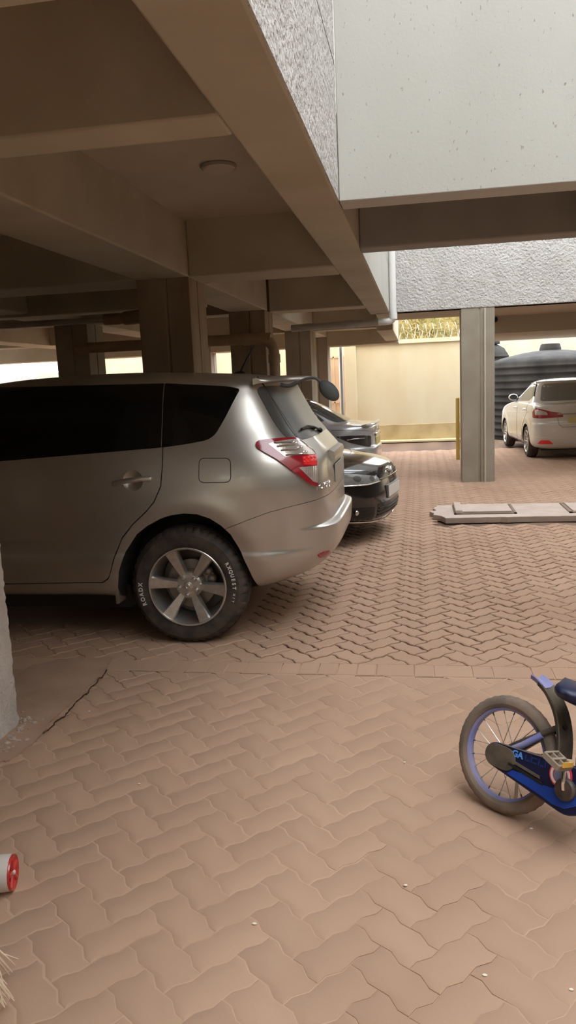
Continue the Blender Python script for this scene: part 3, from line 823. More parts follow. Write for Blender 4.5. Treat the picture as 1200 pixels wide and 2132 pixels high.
wp = MB().tube([K.tail(y, z)[0] + K.tail(y, z)[1] * .016 for y, z in ((.0, 1.215), (-.15, 1.245), (-.33, 1.262), (-.5, 1.255))], .008, 8); hh = K.tail(0, 1.215); wp.sphere(tuple(hh[0] + hh[1] * .012), .018, 14, 8)
wp.build('rear_wiper', BLACK, suv)
q = K.px(650, 893); MB().sphere(tuple(q[0] + q[1] * .01), (.02, .014, .012), 12, 8).build('wiper_stop', BLACK, suv)
# aerial on the roof, front mirrors, grille, headlamps
pa, pb = K.Mi @ on_y(500, 776, 5.25), K.Mi @ on_y(529, 719, 5.25)
ae = MB().tube([pa, pa.lerp(pb, .3), pb], [.009, .007, .0035], 8).sphere(tuple(pa + Vector((0, 0, -.01))), (.045, .028, .022), 14, 8).build('aerial', BLACK, suv)
for sg in (-1, 1):
    h = K.side(-2.02, 1.13, sg)
    MB().sphere((h[0].x, h[0].y + sg * .12, h[0].z + .06), (.06, .11, .075), 18, 12).tube([h[0], h[0] + Vector((0, sg * .1, .03))], .02, 8).build('door_mirror', PAINT, suv)
    K.patch('headlamp', round_poly([(-3.33, .86), (-2.98, .93), (-2.82, .965), (-3.0, .84), (-3.38, .76)], .03), (lambda s_: (lambda x, z: K.side(x, z, s_)))(sg), .006, CLEAR, g=.04)
K.patch('grille', round_poly([(-.45, .66), (.45, .66), (.52, .86), (-.52, .86)], .04), K.nose, .006, BLACK, g=.05)
# mud flap, sill strip
MB().box(-.475, -.455, -.86, -.62, .245, .42).build('mud_flap', RUBBERD, suv, bevel=.004)
LET = (('ROADX', 201, 6.0, .036), ('RXQUEST', 29, 5.0, .030), ('H/T', -9, 4, .018))
for dx in (0, -2.66):
    make_wheel(suv, dx, -.888, -1, .362, .245, .225, -6, letters=LET)
    make_wheel(suv, dx, .888, 1, .362, .245, .225, 20)
# ------------------------------------------------------------------ dark hatchback, nose to the right
def wheels_for(root, xs_, yo, R, rimR, base, spokes=5, wd=.2, sw=(.04, .06)):
    for x in xs_:
        for sg in (-1, 1): make_wheel(root, x, sg * yo, sg, R, rimR, wd, base, spokes, sw)
def arches(car, xs_, R, mat=LINER, ya=.58):
    c = MB()
    for x in xs_:
        for sg in (-1, 1): c.prism(arch_poly(x, R), sg * ya, sg * 1.2)
    me = car.boolean(car.shell, c, 'DIFFERENCE', mat); car.fix(me); return link('body', me, car.mat, car.root)
BLK = M('black_paint', (.010, .012, .016), .16, .2, coat=1.0)
SMOKE_ = M('lamp_smoke', (.17, .17, .18), .12, .3, coat=1.0)
DARKG = M('gloss_black_trim', (.012, .012, .013), .2)
HLAMP = M('headlamp_glass', (.40, .41, .42), .10, .4, coat=1.0, bump=(40, .4, .01))
hb_ = thing('hatchback_car', 'black hatchback with a blank number plate, nose poking out behind the silver beige car', 'car', (-3.52, 8.25, 0), (0, 0, radians(180 - 10)))
hb_.scale = (.95,) * 3
ST = [(.17, -3.30, .62, .72), (.20, -3.40, .68, .80), (.27, -3.46, .72, .85), (.36, -3.48, .74, .878), (.45, -3.485, .75, .89), (.55, -3.475, .755, .897), (.64, -3.46, .755, .899),
      (.71, -3.43, .75, .898), (.75, -3.40, .745, .894), (.79, -3.30, .74, .885), (.83, -3.12, .735, .872), (.87, -2.88, .73, .865), (.91, -2.60, .725, .862), (.95, -2.32, .715, .86),
      (.985, -2.12, .70, .852), (1.03, -2.0, .68, .838), (1.12, -1.85, .63, .80), (1.24, -1.64, .55, .735), (1.34, -1.44, .46, .675), (1.40, -1.22, .36, .60), (1.435, -.95, .18, .47), (1.45, -.65, -.1, .25)]
G = Car(hb_, ST, .85, .6, 2.7, 3.2, 4, 44, flares=((0, .31, .42, .07, .012), (-2.63, .31, .42, .07, .012)), mat=BLK)
arches(G, (0, -2.63), .365)
MB().box(-3.0, .4, -.66, .66, .17, .22).build('underbody', BLACK, hb_)
for sg in (-1, 1):
    sd = (lambda s_: (lambda x, z: G.side(x, z, s_)))(sg)
    K1_ = [(-1.9, 1.0), (.12, 1.03), (.40, 1.10), (.30, 1.30), (.05, 1.37), (-1.3, 1.37)]
    G.patch('side_window', round_poly(K1_, .05), sd, .002, GLASS, g=.06)
    lp = round_poly([(sg * a, b) for a, b in ((.40, .625), (.60, .615), (.80, .625), (.845, .665), (.835, .725), (.74, .735), (.56, .700), (.42, .665))], .02)
    hl = G.patch('headlamp', lp, G.nose, .004, HLAMP, g=.03, dens=.02)
    G.seam([(sg * a, b) for a, b in ((.40, .62), (.60, .608), (.80, .62))], G.nose, .006, CHROME, hl, 'chrome_strip', .006)
    for a, b in ((.52, .66), (.68, .678)):
        G.patch('lamp_bowl', [(sg * (a + .034 * cos(t * .5)), b + .028 * sin(t * .5)) for t in range(12)], G.nose, .0055, SMOKE_, hl, g=.02, skirt=0)
    fg = round_poly([(sg * a, b) for a, b in ((.50, .24), (.80, .30), (.83, .37), (.76, .40), (.52, .38))], .015)
    fo_ = G.patch('fog_lamp_recess', fg, G.nose, .003, DARKG, g=.04)
    h = G.nose(sg * .70, .345); MB().sphere(tuple(h[0]), (.02, .05, .03), 14, 8).build('fog_lamp', SILVER, fo_)
    G.seam([(sg * a, b) for a, b in ((.83, .385), (.80, .30), (.74, .255), (.50, .222), (.2, .215), (0, .214))], G.nose, .008, CHROME, None, 'chrome_trim', .006)
    G.seam([(sg * .40, .70), (sg * .56, .735), (sg * .74, .76), (sg * .86, .80)], G.nose, .0035)
    MB().sphere(tuple(G.side(-1.72, 1.03, sg)[0] + Vector((0, sg * .1, .03))), (.06, .1, .065), 16, 10).build('door_mirror', BLK, hb_)
gr = G.patch('grille', round_poly([(-.40, .625), (.40, .625), (.41, .685), (-.41, .685)], .01), G.nose, .004, DARKG, g=.04)
G.seam([(-.40, .64), (.40, .64)], G.nose, .004, CHROME, gr, 'chrome_strip', .008); G.seam([(-.40, .672), (.40, .672)], G.nose, .003, BLACK, gr, 'grille_bar', .008)
h = G.nose(0, .665)
em = MB().lathe([(.058, 0), (.066, .002), (.070, .008), (.066, .014), (.058, .012)], 32, 'x', (0, 0, 0), closed=True)
for p, q in (((-.042, .045), (-.012, -.01)), ((-.012, -.01), (0, .02)), ((0, .02), (.012, -.01)), ((.012, -.01), (.042, .045)), ((-.052, .01), (-.02, -.052)), ((-.02, -.052), (0, -.012)), ((0, -.012), (.02, -.052)), ((.02, -.052), (.052, .01))):
    em.tube([(.008, p[0], p[1]), (.008, q[0], q[1])], .0055, 6)
em.xform(Matrix.Translation(h[0] + Vector((-.014, 0, 0)))); em.build('emblem', CHROME, hb_)
li = G.patch('lower_grille', round_poly([(-.46, .25), (.46, .25), (.48, .40), (-.48, .40)], .02), G.nose, .003, DARKG, g=.04)
for z in (.285, .32, .355): G.seam([(-.45, z), (.45, z)], G.nose, .006, BLACK, li, 'grille_bar', .006)
h = G.nose(0, .49); x0 = h[0].x
pt = MB().box(x0 - .004, x0 + .03, -.275, .275, .428, .562).build('plate_holder', M('plate_surround', (.22, .22, .22), .5), hb_, bevel=.004)
MB().box(x0 - .007, x0 - .003, -.26, .26, .438, .552).build('number_plate', M('plate_white', (.72, .70, .66), .45), hb_)
G.seam([(-.84, .905), (-.55, .86), (0, .85)], G.nose, .003)
G.patch('windscreen', round_poly([(-.70, 1.01), (.70, 1.01), (.56, 1.37), (-.56, 1.37)], .06), G.nose, .002, GLASSL, g=.06)
G.patch('rear_window', round_poly([(-.60, 1.10), (.60, 1.10), (.52, 1.34), (-.52, 1.34)], .06), G.tail, .002, GLASSL, g=.06)
for sg in (-1, 1): G.patch('tail_lamp', round_poly([(sg * .5, .80), (sg * .82, .80), (sg * .80, .98), (sg * .5, .95)], .03), G.tail, .006, RED, g=.04)
wheels_for(hb_, (0, -2.63), .885, .315, .215, 90, 5)

# ------------------------------------------------------------------ grey saloon, tail to the right
GREY = M('grey_paint', (.50, .51, .53), .30, .55, coat=1.0)
SMOKE = M('smoked_lens', (.03, .028, .03), .1, coat=1.0)
sl = thing('saloon_car', 'grey saloon with smoked tail lamps, tail showing above the black hatchback', 'car', (-1.42, 11.22, 0), (0, 0, radians(-3)))
sl.scale = (.95,) * 3
ST = [(.22, -3.4, .72, .72), (.26, -3.46, .80, .80), (.36, -3.52, .86, .85), (.46, -3.55, .885, .865), (.56, -3.55, .905, .872), (.64, -3.54, .905, .876), (.68, -3.53, .875, .877), (.76, -3.5, .87, .877),
      (.84, -3.42, .87, .872), (.90, -3.1, .875, .864), (.935, -2.75, .875, .855), (.965, -2.4, .86, .84), (.985, -2.15, .72, .82), (1.005, -2.08, .52, .80), (1.05, -1.98, .40, .775), (1.15, -1.78, .22, .715),
      (1.26, -1.56, .02, .645), (1.35, -1.36, -.17, .575), (1.405, -1.15, -.33, .50), (1.435, -.95, -.5, .38), (1.45, -.8, -.62, .2)]
A = Car(sl, ST, .8, .62, 2.7, 3.0, 4, 44, flares=((0, .31, .42, .07, .01), (-2.6, .31, .42, .07, .01)), mat=GREY)
arches(A, (0, -2.6), .355)
for sg in (-1, 1):
    sd = (lambda s_: (lambda x, z: A.side(x, z, s_)))(sg)
    A.patch('side_window', round_poly([(-1.9, 1.0), (-.15, 1.03), (.18, 1.06), (.02, 1.18), (-.28, 1.34), (-1.25, 1.36)], [.05, .02, .03, .1, .08, .1]), sd, .002, GLASSL, g=.06)
    lp = round_poly([(.36, .845), (.55, .852), (.74, .842), (.825, .82), (.825, .66), (.74, .69), (.55, .755), (.42, .815)], .02)
    tl = A.patch('tail_lamp', lp, sd, .005, SMOKE, g=.03, dens=.02)
    A.seam([(.52, .79), (.62, .80), (.75, .80)], sd, .006, SILVER, tl, 'chrome_bar', .006)
    A.seam([(.30, .935), (.55, .93), (.80, .90)], sd, .003)
    MB().sphere(tuple(A.side(-1.75, 1.02, sg)[0] + Vector((0, sg * .1, .03))), (.06, .1, .065), 16, 10).build('door_mirror', GREY, sl)
    A.patch('headlamp', round_poly([(sg * .45, .66), (sg * .80, .70), (sg * .82, .80), (sg * .5, .76)], .03), A.nose, .004, HLAMP, g=.04)
A.patch('rear_window', round_poly([(-.62, 1.03), (.62, 1.03), (.50, 1.36), (-.50, 1.36)], .06), A.tail, .002, GLASSL, g=.06)
A.patch('windscreen', round_poly([(-.66, 1.02), (.66, 1.02), (.52, 1.36), (-.52, 1.36)], .06), A.nose, .002, GLASSL, g=.06)
A.patch('grille', round_poly([(-.42, .55), (.42, .55), (.46, .68), (-.46, .68)], .03), A.nose, .004, DARKG, g=.05)
ld = MB(); sec = []
for y in np.linspace(-.70, .70, 15):
    x0 = .86 - .10 * abs(y / .7) ** 2.5; sec.append([(x0 - .16, y, .960), (x0 - .04, y, .985), (x0 + .025, y, .998), (x0 + .03, y, .985), (x0, y, .955)])
n = 5; ld.add([p for s_ in sec for p in s_], [tuple(range(n)), tuple(range(15 * n - 1, 14 * n - 1, -1))] + [(i * n + j, i * n + (j + 1) % n, (i + 1) * n + (j + 1) % n, (i + 1) * n + j) for i in range(14) for j in range(n)])
ld.build('boot_lip', GREY, sl, 50)
MB().box(.865, .885, -.34, .34, .80, .845).build('boot_chrome', CHROME, sl, bevel=.006)
MB().box(.868, .882, -.26, .26, .66, .775).build('number_plate', M('plate_yellow', (.62, .52, .2), .5), sl)
MB().lathe([(.030, 0), (.040, .004), (.042, .010), (.036, .012), (.030, .008)], 24, 'x', (.868, 0, .88), closed=True).build('emblem', CHROME, sl)
wheels_for(sl, (0, -2.6), .862, .305, .205, 90, 5)

# ------------------------------------------------------------------ white saloon, seen from behind on the left
WP = M('pearl_white_paint', (.66, .64, .59), .22, .12, coat=1.0)
hs_ = thing('saloon_car', 'white saloon with red tail lamps parked before the black water tanks', 'car', (2.74, 14.78, 0), (0, 0, radians(-86.5)))
hs_.scale = (.955, .955, .955)
ST = [(.20, -3.2, .66, .70), (.24, -3.26, .74, .78), (.30, -3.30, .79, .825), (.38, -3.33, .815, .842), (.48, -3.34, .83, .848), (.56, -3.34, .835, .85), (.66, -3.33, .835, .85), (.70, -3.32, .815, .85), (.76, -3.3, .81, .852),
      (.84, -3.18, .81, .848), (.92, -2.9, .812, .842), (.975, -2.5, .812, .832), (1.01, -2.2, .79, .818), (1.03, -2.06, .62, .80), (1.05, -2.0, .50, .787), (1.12, -1.86, .40, .75), (1.25, -1.6, .20, .68),
      (1.36, -1.36, .0, .615), (1.425, -1.14, -.18, .54), (1.46, -.92, -.36, .42), (1.477, -.75, -.55, .22)]
H = Car(hs_, ST, .8, .5, 2.7, 3.4, 4, 44, flares=((0, .31, .42, .07, .012), (-2.35, .31, .42, .07, .012)), mat=WP)
arches(H, (0, -2.35), .36)
MB().box(-2.9, .5, -.66, .66, .17, .24).build('underbody', BLACK, hs_)
for sg in (-1, 1):
    sd = (lambda s_: (lambda x, z: H.side(x, z, s_)))(sg)
    H.patch('front_door_window', round_poly([(-1.80, 1.04), (-.93, 1.05), (-.86, 1.36), (-1.22, 1.36), (-1.62, 1.20)], .04), sd, .002, GLASSL, g=.05)
    H.patch('rear_door_window', round_poly([(-.90, 1.05), (-.10, 1.075), (.05, 1.15), (-.30, 1.35), (-.83, 1.365)], [.02, .04, .06, .1, .03]), sd, .002, GLASSL, g=.05)
    H.seam([(-1.85, 1.03), (-1.62, 1.215), (-1.22, 1.385), (-.85, 1.395), (-.28, 1.372), (.08, 1.16)], sd, .011, DARKG, None, 'door_visor', .006)
    for x in (-.98, -.05): 
        a = H.side(x - .20, .92, sg); b = H.side(x, .925, sg); MB().tube(smooth_path([a[0], a[0].lerp(b[0], .2) + a[1] * .03, a[0].lerp(b[0], .8) + a[1] * .03, b[0]], 4), .014, 8).build('door_handle', CHROME, hs_)
    H.seam([(-.92, 1.0), (-.95, .5), (-.93, .28)], sd, .004); H.seam([(.02, 1.05), (.04, .85), (-.12, .72), (-.34, .52), (-.42, .3)], sd, .004)
    H.seam([(-1.9, .80), (-1.0, .84), (.2, .875)], sd, .006, WP, None, 'side_crease', .001)
    tl = H.patch('tail_lamp', round_poly([(sg * a, b) for a, b in ((.34, .79), (.70, .775), (.83, .78), (.83, .89), (.80, .965), (.70, .94), (.55, .895), (.36, .865))], .02), H.tail, .006, RED, g=.03, dens=.02)
    H.patch('clear_lens', round_poly([(sg * a, b) for a, b in ((.60, .835), (.80, .835), (.80, .93), (.72, .925), (.62, .885))], .02), H.tail, .0075, CLEAR, tl, g=.03, skirt=0)
    H.patch('reflector', round_poly([(sg * a, b) for a, b in ((.50, .305), (.76, .305), (.72, .375), (.58, .375))], .02), H.tail, .006, REDL, g=.03)
    H.seam([(sg * a, b) for a, b in ((.40, .86), (.44, .78), (.42, .66), (.36, .61), (0, .605))], H.tail, .004)
    c = H.side(-1.74, 1.06, sg)[0] + Vector((.02, sg * .13, .05))
    dm = MB().sphere(tuple(c), (.055, .10, .07), 16, 10).tube([c, c + Vector((0, -sg * .13, -.04))], .02, 8).build('door_mirror', WP, hs_)
    MB().sphere(tuple(c + Vector((.045, 0, 0))), (.012, .082, .055), 14, 8).build('mirror_glass', GLASSL, dm)
H.patch('rear_window', round_poly([(-.66, 1.075), (.66, 1.075), (.53, 1.385), (-.53, 1.385)], [.05, .05, .1, .1]), H.tail, .002, M('hazed_glass', (.20, .20, .19), .15), g=.05)
H.patch('windscreen', round_poly([(-.66, 1.03), (.66, 1.03), (.52, 1.38), (-.52, 1.38)], .06), H.nose, .002, GLASSL, g=.06)
MB().tube(H.line([(-.56, 1.405), (.56, 1.405)], H.tail, 16, .004), .03, 10).build('roof_spoiler', WP, hs_)
MB().box(.80, .83, -.45, .45, .835, .86).build('boot_chrome', CHROME, hs_, bevel=.006)
MB().box(.81, .825, -.26, .26, .68, .79).build('number_plate', M('plate_yellow', (.62, .52, .2), .5), hs_)
H.seam([(-.84, .43), (-.4, .40), (.4, .40), (.84, .43)], H.tail, .005, WP, None, 'bumper_crease', .002)
wheels_for(hs_, (0, -2.35), .838, .31, .215, 90, 8, .19, (.025, .035))
# ------------------------------------------------------------------ pipes, lamp, tanks and the things around the walls
o = MB().tube([(-.34, 11.25, TOPZ), (-.34, 11.25, 2.42), (-.345, 11.25, 2.385), (-.36, 11.25, 2.36), (-.385, 11.25, 2.345), (-.42, 11.25, 2.34), (-.55, 11.25, 2.34)], .048, 14).build('drain_pipe', PIPEW)
tag(o, 'white plastic downpipe in the corner of the rear light well', 'pipe')
MB().lathe([(.058, 2.37), (.058, 2.46)], 20, 'z', (-.34, 11.25, 0)).build('pipe_collar', PIPEW, o)
o = MB().tube([(-.553, 11.25, 2.34), (-1.55, 11.25, 2.33), (-1.80, 11.25, 2.32)], .050, 14).build('drain_pipe', GREYP)
tag(o, 'grey horizontal pipe slung under the beam, leading away from the white downpipe', 'pipe')
MB().lathe([(.06, -1.02), (.06, -.90)], 18, 'x', (0, 11.25, 2.335)).build('pipe_collar', GREYP, o)
o = MB().tube(smooth_path([(-4.3, 9.45, 2.10), (-1.98, 9.45, 2.10), (-1.86, 9.45, 2.085), (-1.775, 9.45, 2.03), (-1.74, 9.45, 1.93), (-1.74, 9.45, 1.6), (-1.74, 9.45, 0.0)], 8), .066, 16).build('drain_pipe', PIPEB)
tag(o, 'brown dusty pipe that turns down beside the second column behind the silver beige car', 'pipe')
MB().lathe([(.076, 1.80), (.076, 1.90)], 18, 'z', (-1.74, 9.45, 0)).lathe([(.076, -2.12), (.076, -2.02)], 18, 'x', (0, 9.45, 2.10)).build('pipe_collar', PIPEB, o)
o = MB().tube([(-9, 8.3, 2.33), (-3.30, 8.3, 2.33)], .035, 12).build('drain_pipe', GREYP)
tag(o, 'thin pipe under the dark ceiling left of the first column', 'pipe')
MB().lathe([(.062, -3.42), (.062, -3.25)], 18, 'x', (0, 8.3, 2.33)).sphere((-3.25, 8.3, 2.33), .062, 14, 10).build('pipe_socket', PIPEB, o)
o = MB().tube([(-3.17, 8.3, 2.33), (-2.9, 8.1, 2.32), (-2.55, 7.95, 2.33), (-2.47, 7.92, 2.40), (-2.47, 7.92, 2.92)], .075, 14).build('drain_pipe', PIPEB)
tag(o, 'short stout brown pipe end just left of the first column', 'pipe')
o = MB().tube([(-1.70, 17.4, 0), (-1.70, 17.4, 2.5)], .05, 12).build('metal_post', STEEL); tag(o, 'shiny metal post beside the gate at the back', 'post')
MB().lathe([(.065, 2.30), (.065, 2.36)], 16, 'z', (-1.70, 17.4, 0)).build('post_clamp', STEEL, o)
# ceiling lamp
LW = M('lamp_opal', (.52, .45, .37), .35); LR = M('lamp_rim', (.30, .26, .21), .5)
lp = thing('ceiling_light', 'round flush ceiling light fitted to the soffit', 'lamp', (-1.222, 5.0, HC))
MB().lathe([(.001, 0), (.112, 0), (.116, -.008), (.112, -.020), (.104, -.022)], 40).build('lamp_base', LR, lp)
MB().lathe([(.103, -.020), (.096, -.028), (.07, -.033), (.001, -.035)], 40).build('diffuser', LW, lp)
# water tanks
TANK = M('tank_plastic', (.024, .024, .025), .75, spec=.25, col2=(.05, .046, .043), nscale=3, stretch=(1, 1, .5))
def tank(x, y, R, h, label, lid=.16):
    t = thing('water_tank', label, 'tank', (x, y, 0), group=None)
    prof = [(.01, 0), (R, 0)]
    z = .06; 
    while z < h - .10:
        prof += [(R, z), (R + .02, z + .012), (R + .028, z + .035), (R + .02, z + .058), (R, z + .07)]; z += .158
    prof += [(R - .004, h - .02), (R - .05, h + .04), (R * .8, h + .12), (R * .45, h + .22), (R * .28, h + .25), (.26, h + .26)]
    MB().lathe(prof, 120).build('tank_wall', TANK, t, 60)
    MB().lathe([(.25, h + .24), (.25, h + .30), (.235, h + .34), (.22, h + .40), (.2, h + .415), (.01, h + .42)], 36).build('lid', TANK, t, 30)
    return t
tank(3.12, 19.58, 1.40, 1.78, 'big ribbed black water tank standing directly behind the white saloon')
tank(1.90, 21.60, .46, 2.08, 'smaller black water tank whose lid shows to the left behind the big one')
# translucent roofing sheet leaning behind the tanks
o = MB().prism([(1.42, 0), (2.6, 0), (2.45, 1.95), (2.15, 2.45), (1.9, 2.75), (1.42, 2.75)], 22.34, 22.37, 'y').build('roofing_sheet', M('translucent_sheet', (.80, .90, .97), .3, trans=.3), None)
tag(o, 'pale bluish sheet leaning above the small tank behind the right column', 'sheet')
o = MB().tube([(1.5, 22.31, 2.05), (2.05, 22.31, 2.55)], .02, 8).build('metal_bar', STEEL); tag(o, 'thin grey bar crossing the pale sheet above the tanks', 'bar')
# steel gate beyond the pilaster
SAL = M('gate_paint', (.66, .50, .36), .55, col2=(.60, .44, .31), nscale=2)
g = thing('metal_gate', 'salmon painted sheet-metal gate leaf left of the pilaster at the back', 'gate', (-2.1, 19.9, 0))
MB().box(-.75, .27, 0, .03, .05, 2.16).build('gate_panel', SAL, g)
for x in (-.75, -.40, -.05, .24): MB().box(x, x + .03, -.025, 0, .05, 2.16).build('gate_rail', SAL, g)
for z in (.05, .98, 2.12): MB().box(-.75, .27, -.025, 0, z, z + .035).build('gate_rail', SAL, g)
# post at the column
o = thing('guard_post', 'yellow post standing behind the right-hand column', 'post', (.70, 14.6, 0))
YP = M('post_yellow', (.70, .52, .12), .55, col2=(.6, .45, .12), nscale=6)
MB().tube([(0, 0, 0), (0, 0, 1.12)], .036, 12).sphere((0, 0, 1.12), .036, 12, 8).build('post_tube', YP, o)
# dry hedge and wire above the boundary wall
HED = M('dry_stalks', (.46, .36, .15), .8, col2=(.33, .30, .12), nscale=4)
rnd = random.Random(3); mb = MB()
for i in range(40): mb.tube([(rnd.uniform(-1.1, 1.2), 20.3, -.01), (rnd.uniform(-1.1, 1.2), 20.3, 2.4)], .012, 5)
for i in range(60): mb.sphere((rnd.uniform(-1.1, 1.25), rnd.uniform(20.2, 20.4), rnd.uniform(2.2, 3.1)), (rnd.uniform(.15, .3), .12, rnd.uniform(.15, .3)), 9, 7)
for i in range(4200):
    x = rnd.uniform(-1.2, 1.3); y = rnd.uniform(19.95, 20.5); z = rnd.uniform(1.6, 3.3)
    a = Vector((x, y, z)); d = Vector((rnd.gauss(0, .12), rnd.gauss(0, .08), rnd.uniform(-.05, .26)))
    sd = Vector((d.z, 0, -d.x)).normalized() * rnd.uniform(.006, .016); m_ = a + d * .5 + Vector((rnd.gauss(0, .03), 0, rnd.gauss(0, .03)))
    mb.add([a - sd * .4, a + sd * .4, m_ + sd, m_ - sd, a + d], [(0, 1, 2, 3), (3, 2, 4)])
o = mb.build('dry_hedge', HED, None, 0, recalc=False); tag(o, 'tangle of sunlit dry stalks showing over the boundary wall', 'hedge', kind='stuff')
o = MB().tube([(-1.3 + .0045 * i, 19.3 + .0, 2.62 + 0) if False else (-1.3 + .0045 * i, 19.3 + .17 * cos(i * .16), 2.64 + .17 * sin(i * .16)) for i in range(600)], .0045, 5).build('razor_wire', STEEL)
tag(o, 'coil of wire along the top of the boundary wall', 'wire')
# conduit down the right column
o = MB().tube([(.93, 11.388, 0.0), (.93, 11.388, 2.46)], .014, 8).build('conduit', M('painted_conduit', (.58, .51, .41), .6)); tag(o, 'thin painted conduit running down the front of the right-hand column', 'conduit')
o = MB().sphere((1.15, 13.33, 2.42), (.05, .05, .045), 12, 8).sphere((1.26, 13.33, 2.42), (.035, .045, .045), 12, 8).build('cable_box', BLACK); tag(o, 'small dark fitting on the beam at the top right of the right-hand column', 'fitting')
# ------------------------------------------------------------------ drain cover slab on the right
sb = thing('drain_slab', 'long dusty concrete slab with inspection covers in the paving on the right', 'slab', (0, 0, 0))
SLB = M('slab_concrete', (.49, .39, .33), .9, col2=(.56, .46, .40), nscale=5, bump=(50, .3, .006))
mb = MB()
edge = [(.20, 9.08), (.135, 8.86), (.17, 8.72), (.10, 8.66), (.15, 8.55), (.13, 8.44), (.22, 8.36), (.26, 8.24), (2.9, 8.30), (2.9, 9.12)]
rng = random.Random(5); E2 = []
for i in range(len(edge)):
    a, b = edge[i], edge[(i + 1) % len(edge)]; k = max(1, int(math.dist(a, b) / .07))
    for j in range(k):
        t = j / k; E2.append((a[0] + (b[0] - a[0]) * t + rng.gauss(0, .006), a[1] + (b[1] - a[1]) * t + rng.gauss(0, .006)))
mb.prism(E2, -.01, .055, 'z'); mb.build('slab_base', SLB, sb, 30, bevel=.006)
def cover(x0, x1, y0, y1, lift=0):
    f = MB()
    for a in ((x0, x1, y0, y0 + .03), (x0, x1, y1 - .03, y1), (x0, x0 + .03, y0, y1), (x1 - .03, x1, y0, y1)): f.box(*a, .052, .066)
    fr_ = f.build('cover_frame', M('cover_rim', (.24, .18, .14), .85), sb)
    c_ = MB().box(x0 + .045, x1 - .045, y0 + .045, y1 - .045, .04, .072 + lift).build('cover_lid', SLB, sb, bevel=.004)
    return c_
cover(.36, 1.02, 8.42, 9.0, .01); cover(1.56, 2.5, 8.42, 9.05)
MB().box(.37, .45, 8.42, 8.98, .05, .105).build('raised_edge', SLB, sb, bevel=.012)
# ------------------------------------------------------------------ child's bicycle
BLUE = M('blue_plastic', (.015, .07, .42), .35, col2=(.012, .05, .30), nscale=9); NAVY = M('navy_plastic', (.010, .013, .05), .4)
VIO = M('blue_rim', (.20, .22, .50), .4, col2=(.30, .28, .42), nscale=9); BFR = M('frame_black', (.02, .02, .022), .4, col2=(.10, .075, .055), nscale=8)
GDUST = M('grimy_black', (.05, .045, .035), .65, col2=(.15, .115, .08), nscale=12)
SKYB = M('sky_blue_print', (.10, .33, .85), .5); LRED = M('red_print', (.75, .04, .06), .5); WPR = M('white_print', (.85, .80, .80), .5)
bk = thing('bicycle', "child's blue and black bicycle with a chain guard at the right edge", 'bicycle', (.25, 2.62, 0))
th, ln = radians(-42), radians(-18)
hx = Vector((cos(th), sin(th), 0)); r0 = Vector((sin(th), -cos(th), 0)); up = Vector((0, 0, 1)) * cos(ln) + r0 * sin(ln); lf = up.cross(hx)
mt = Matrix((hx, lf, up)).transposed(); bk.rotation_mode = 'XYZ'; bk.rotation_euler = mt.to_euler(); bk.location = (.25, 2.62, .005)
R = .205
def bike_wheel(x):
    hub = (x, 0, R)
    tr = .025
    prof = [(R - tr + tr * cos(2 * pi * i / 14), tr * sin(2 * pi * i / 14)) for i in range(14)]
    def fr(r, h, j, i): return r + (.0018 if (i in (0, 1, 13) and j % 3 == 0) else 0) + (.0015 if (i in (2, 12) and j % 3 == 1) else 0)
    ty = MB().lathe(prof, 120, 'y', hub, closed=True, fr=fr).build('wheel', RUBBERD, bk, 25)
    MB().lathe([(R - .040, -.014), (R - .044, -.016), (R - .052, -.012), (R - .054, 0), (R - .052, .012), (R - .044, .016), (R - .040, .014)], 72, 'y', hub, closed=True).build('wheel_rim', VIO, ty)
    s = MB(); nip = MB()
    for k in range(20):
        a = 2 * pi * k / 20; b = a + (.9 if k % 2 else -.9); sy = .022 if (k // 2) % 2 else -.022
        p0 = Vector((x + .018 * cos(b), sy, R + .018 * sin(b))); p1 = Vector((x + (R - .05) * cos(a), 0, R + (R - .05) * sin(a)))
        s.tube([p0, p1], .0014, 5); nip.tube([p1.lerp(p0, .10), p1], .0028, 6)
    s.build('spokes', STEEL, ty); nip.build('spoke_nipples', CHROME, ty)
    MB().tube([(x, -.055, R), (x, .055, R)], .010, 12).lathe([(.022, -.03), (.024, -.026), (.012, -.02), (.012, .02), (.024, .026), (.022, .03)], 20, 'y', hub).build('hub', STEEL, ty)
bike_wheel(0); bike_wheel(.66)
def ft(pts, r, name='frame_tube', mat=BFR, n=12): return MB().tube(smooth_path(pts, 5) if len(pts) > 2 else pts, r, n).build(name, mat, bk)
CK = Vector((.285, 0, .190)); SEAT = Vector((.255, 0, .42)); HEAD = Vector((.535, 0, .47))
fr_ = MB()
for sg in (-1, 1):
    fr_.tube(smooth_path([(0, sg * .05, R), (.06, sg * .048, R + .005), (.20, sg * .035, .197), CK], 4), .010, 10)
    fr_.tube(smooth_path([(0, sg * .05, R), (.05, sg * .046, .255), (.19, sg * .02, .365)], 4), .010, 10)
fr_.tube([CK, SEAT], .015, 12).tube([CK, HEAD - Vector((0, 0, .05))], .018, 12).tube([(.258, 0, .37), HEAD], .016, 12).tube([HEAD - Vector((-.02, 0, .08)), HEAD + Vector((-.01, 0, .04))], .02, 12)
fr_.tube([CK + Vector((0, -.04, 0)), CK + Vector((0, .04, 0))], .022, 14)
fr_.build('frame', BFR, bk)
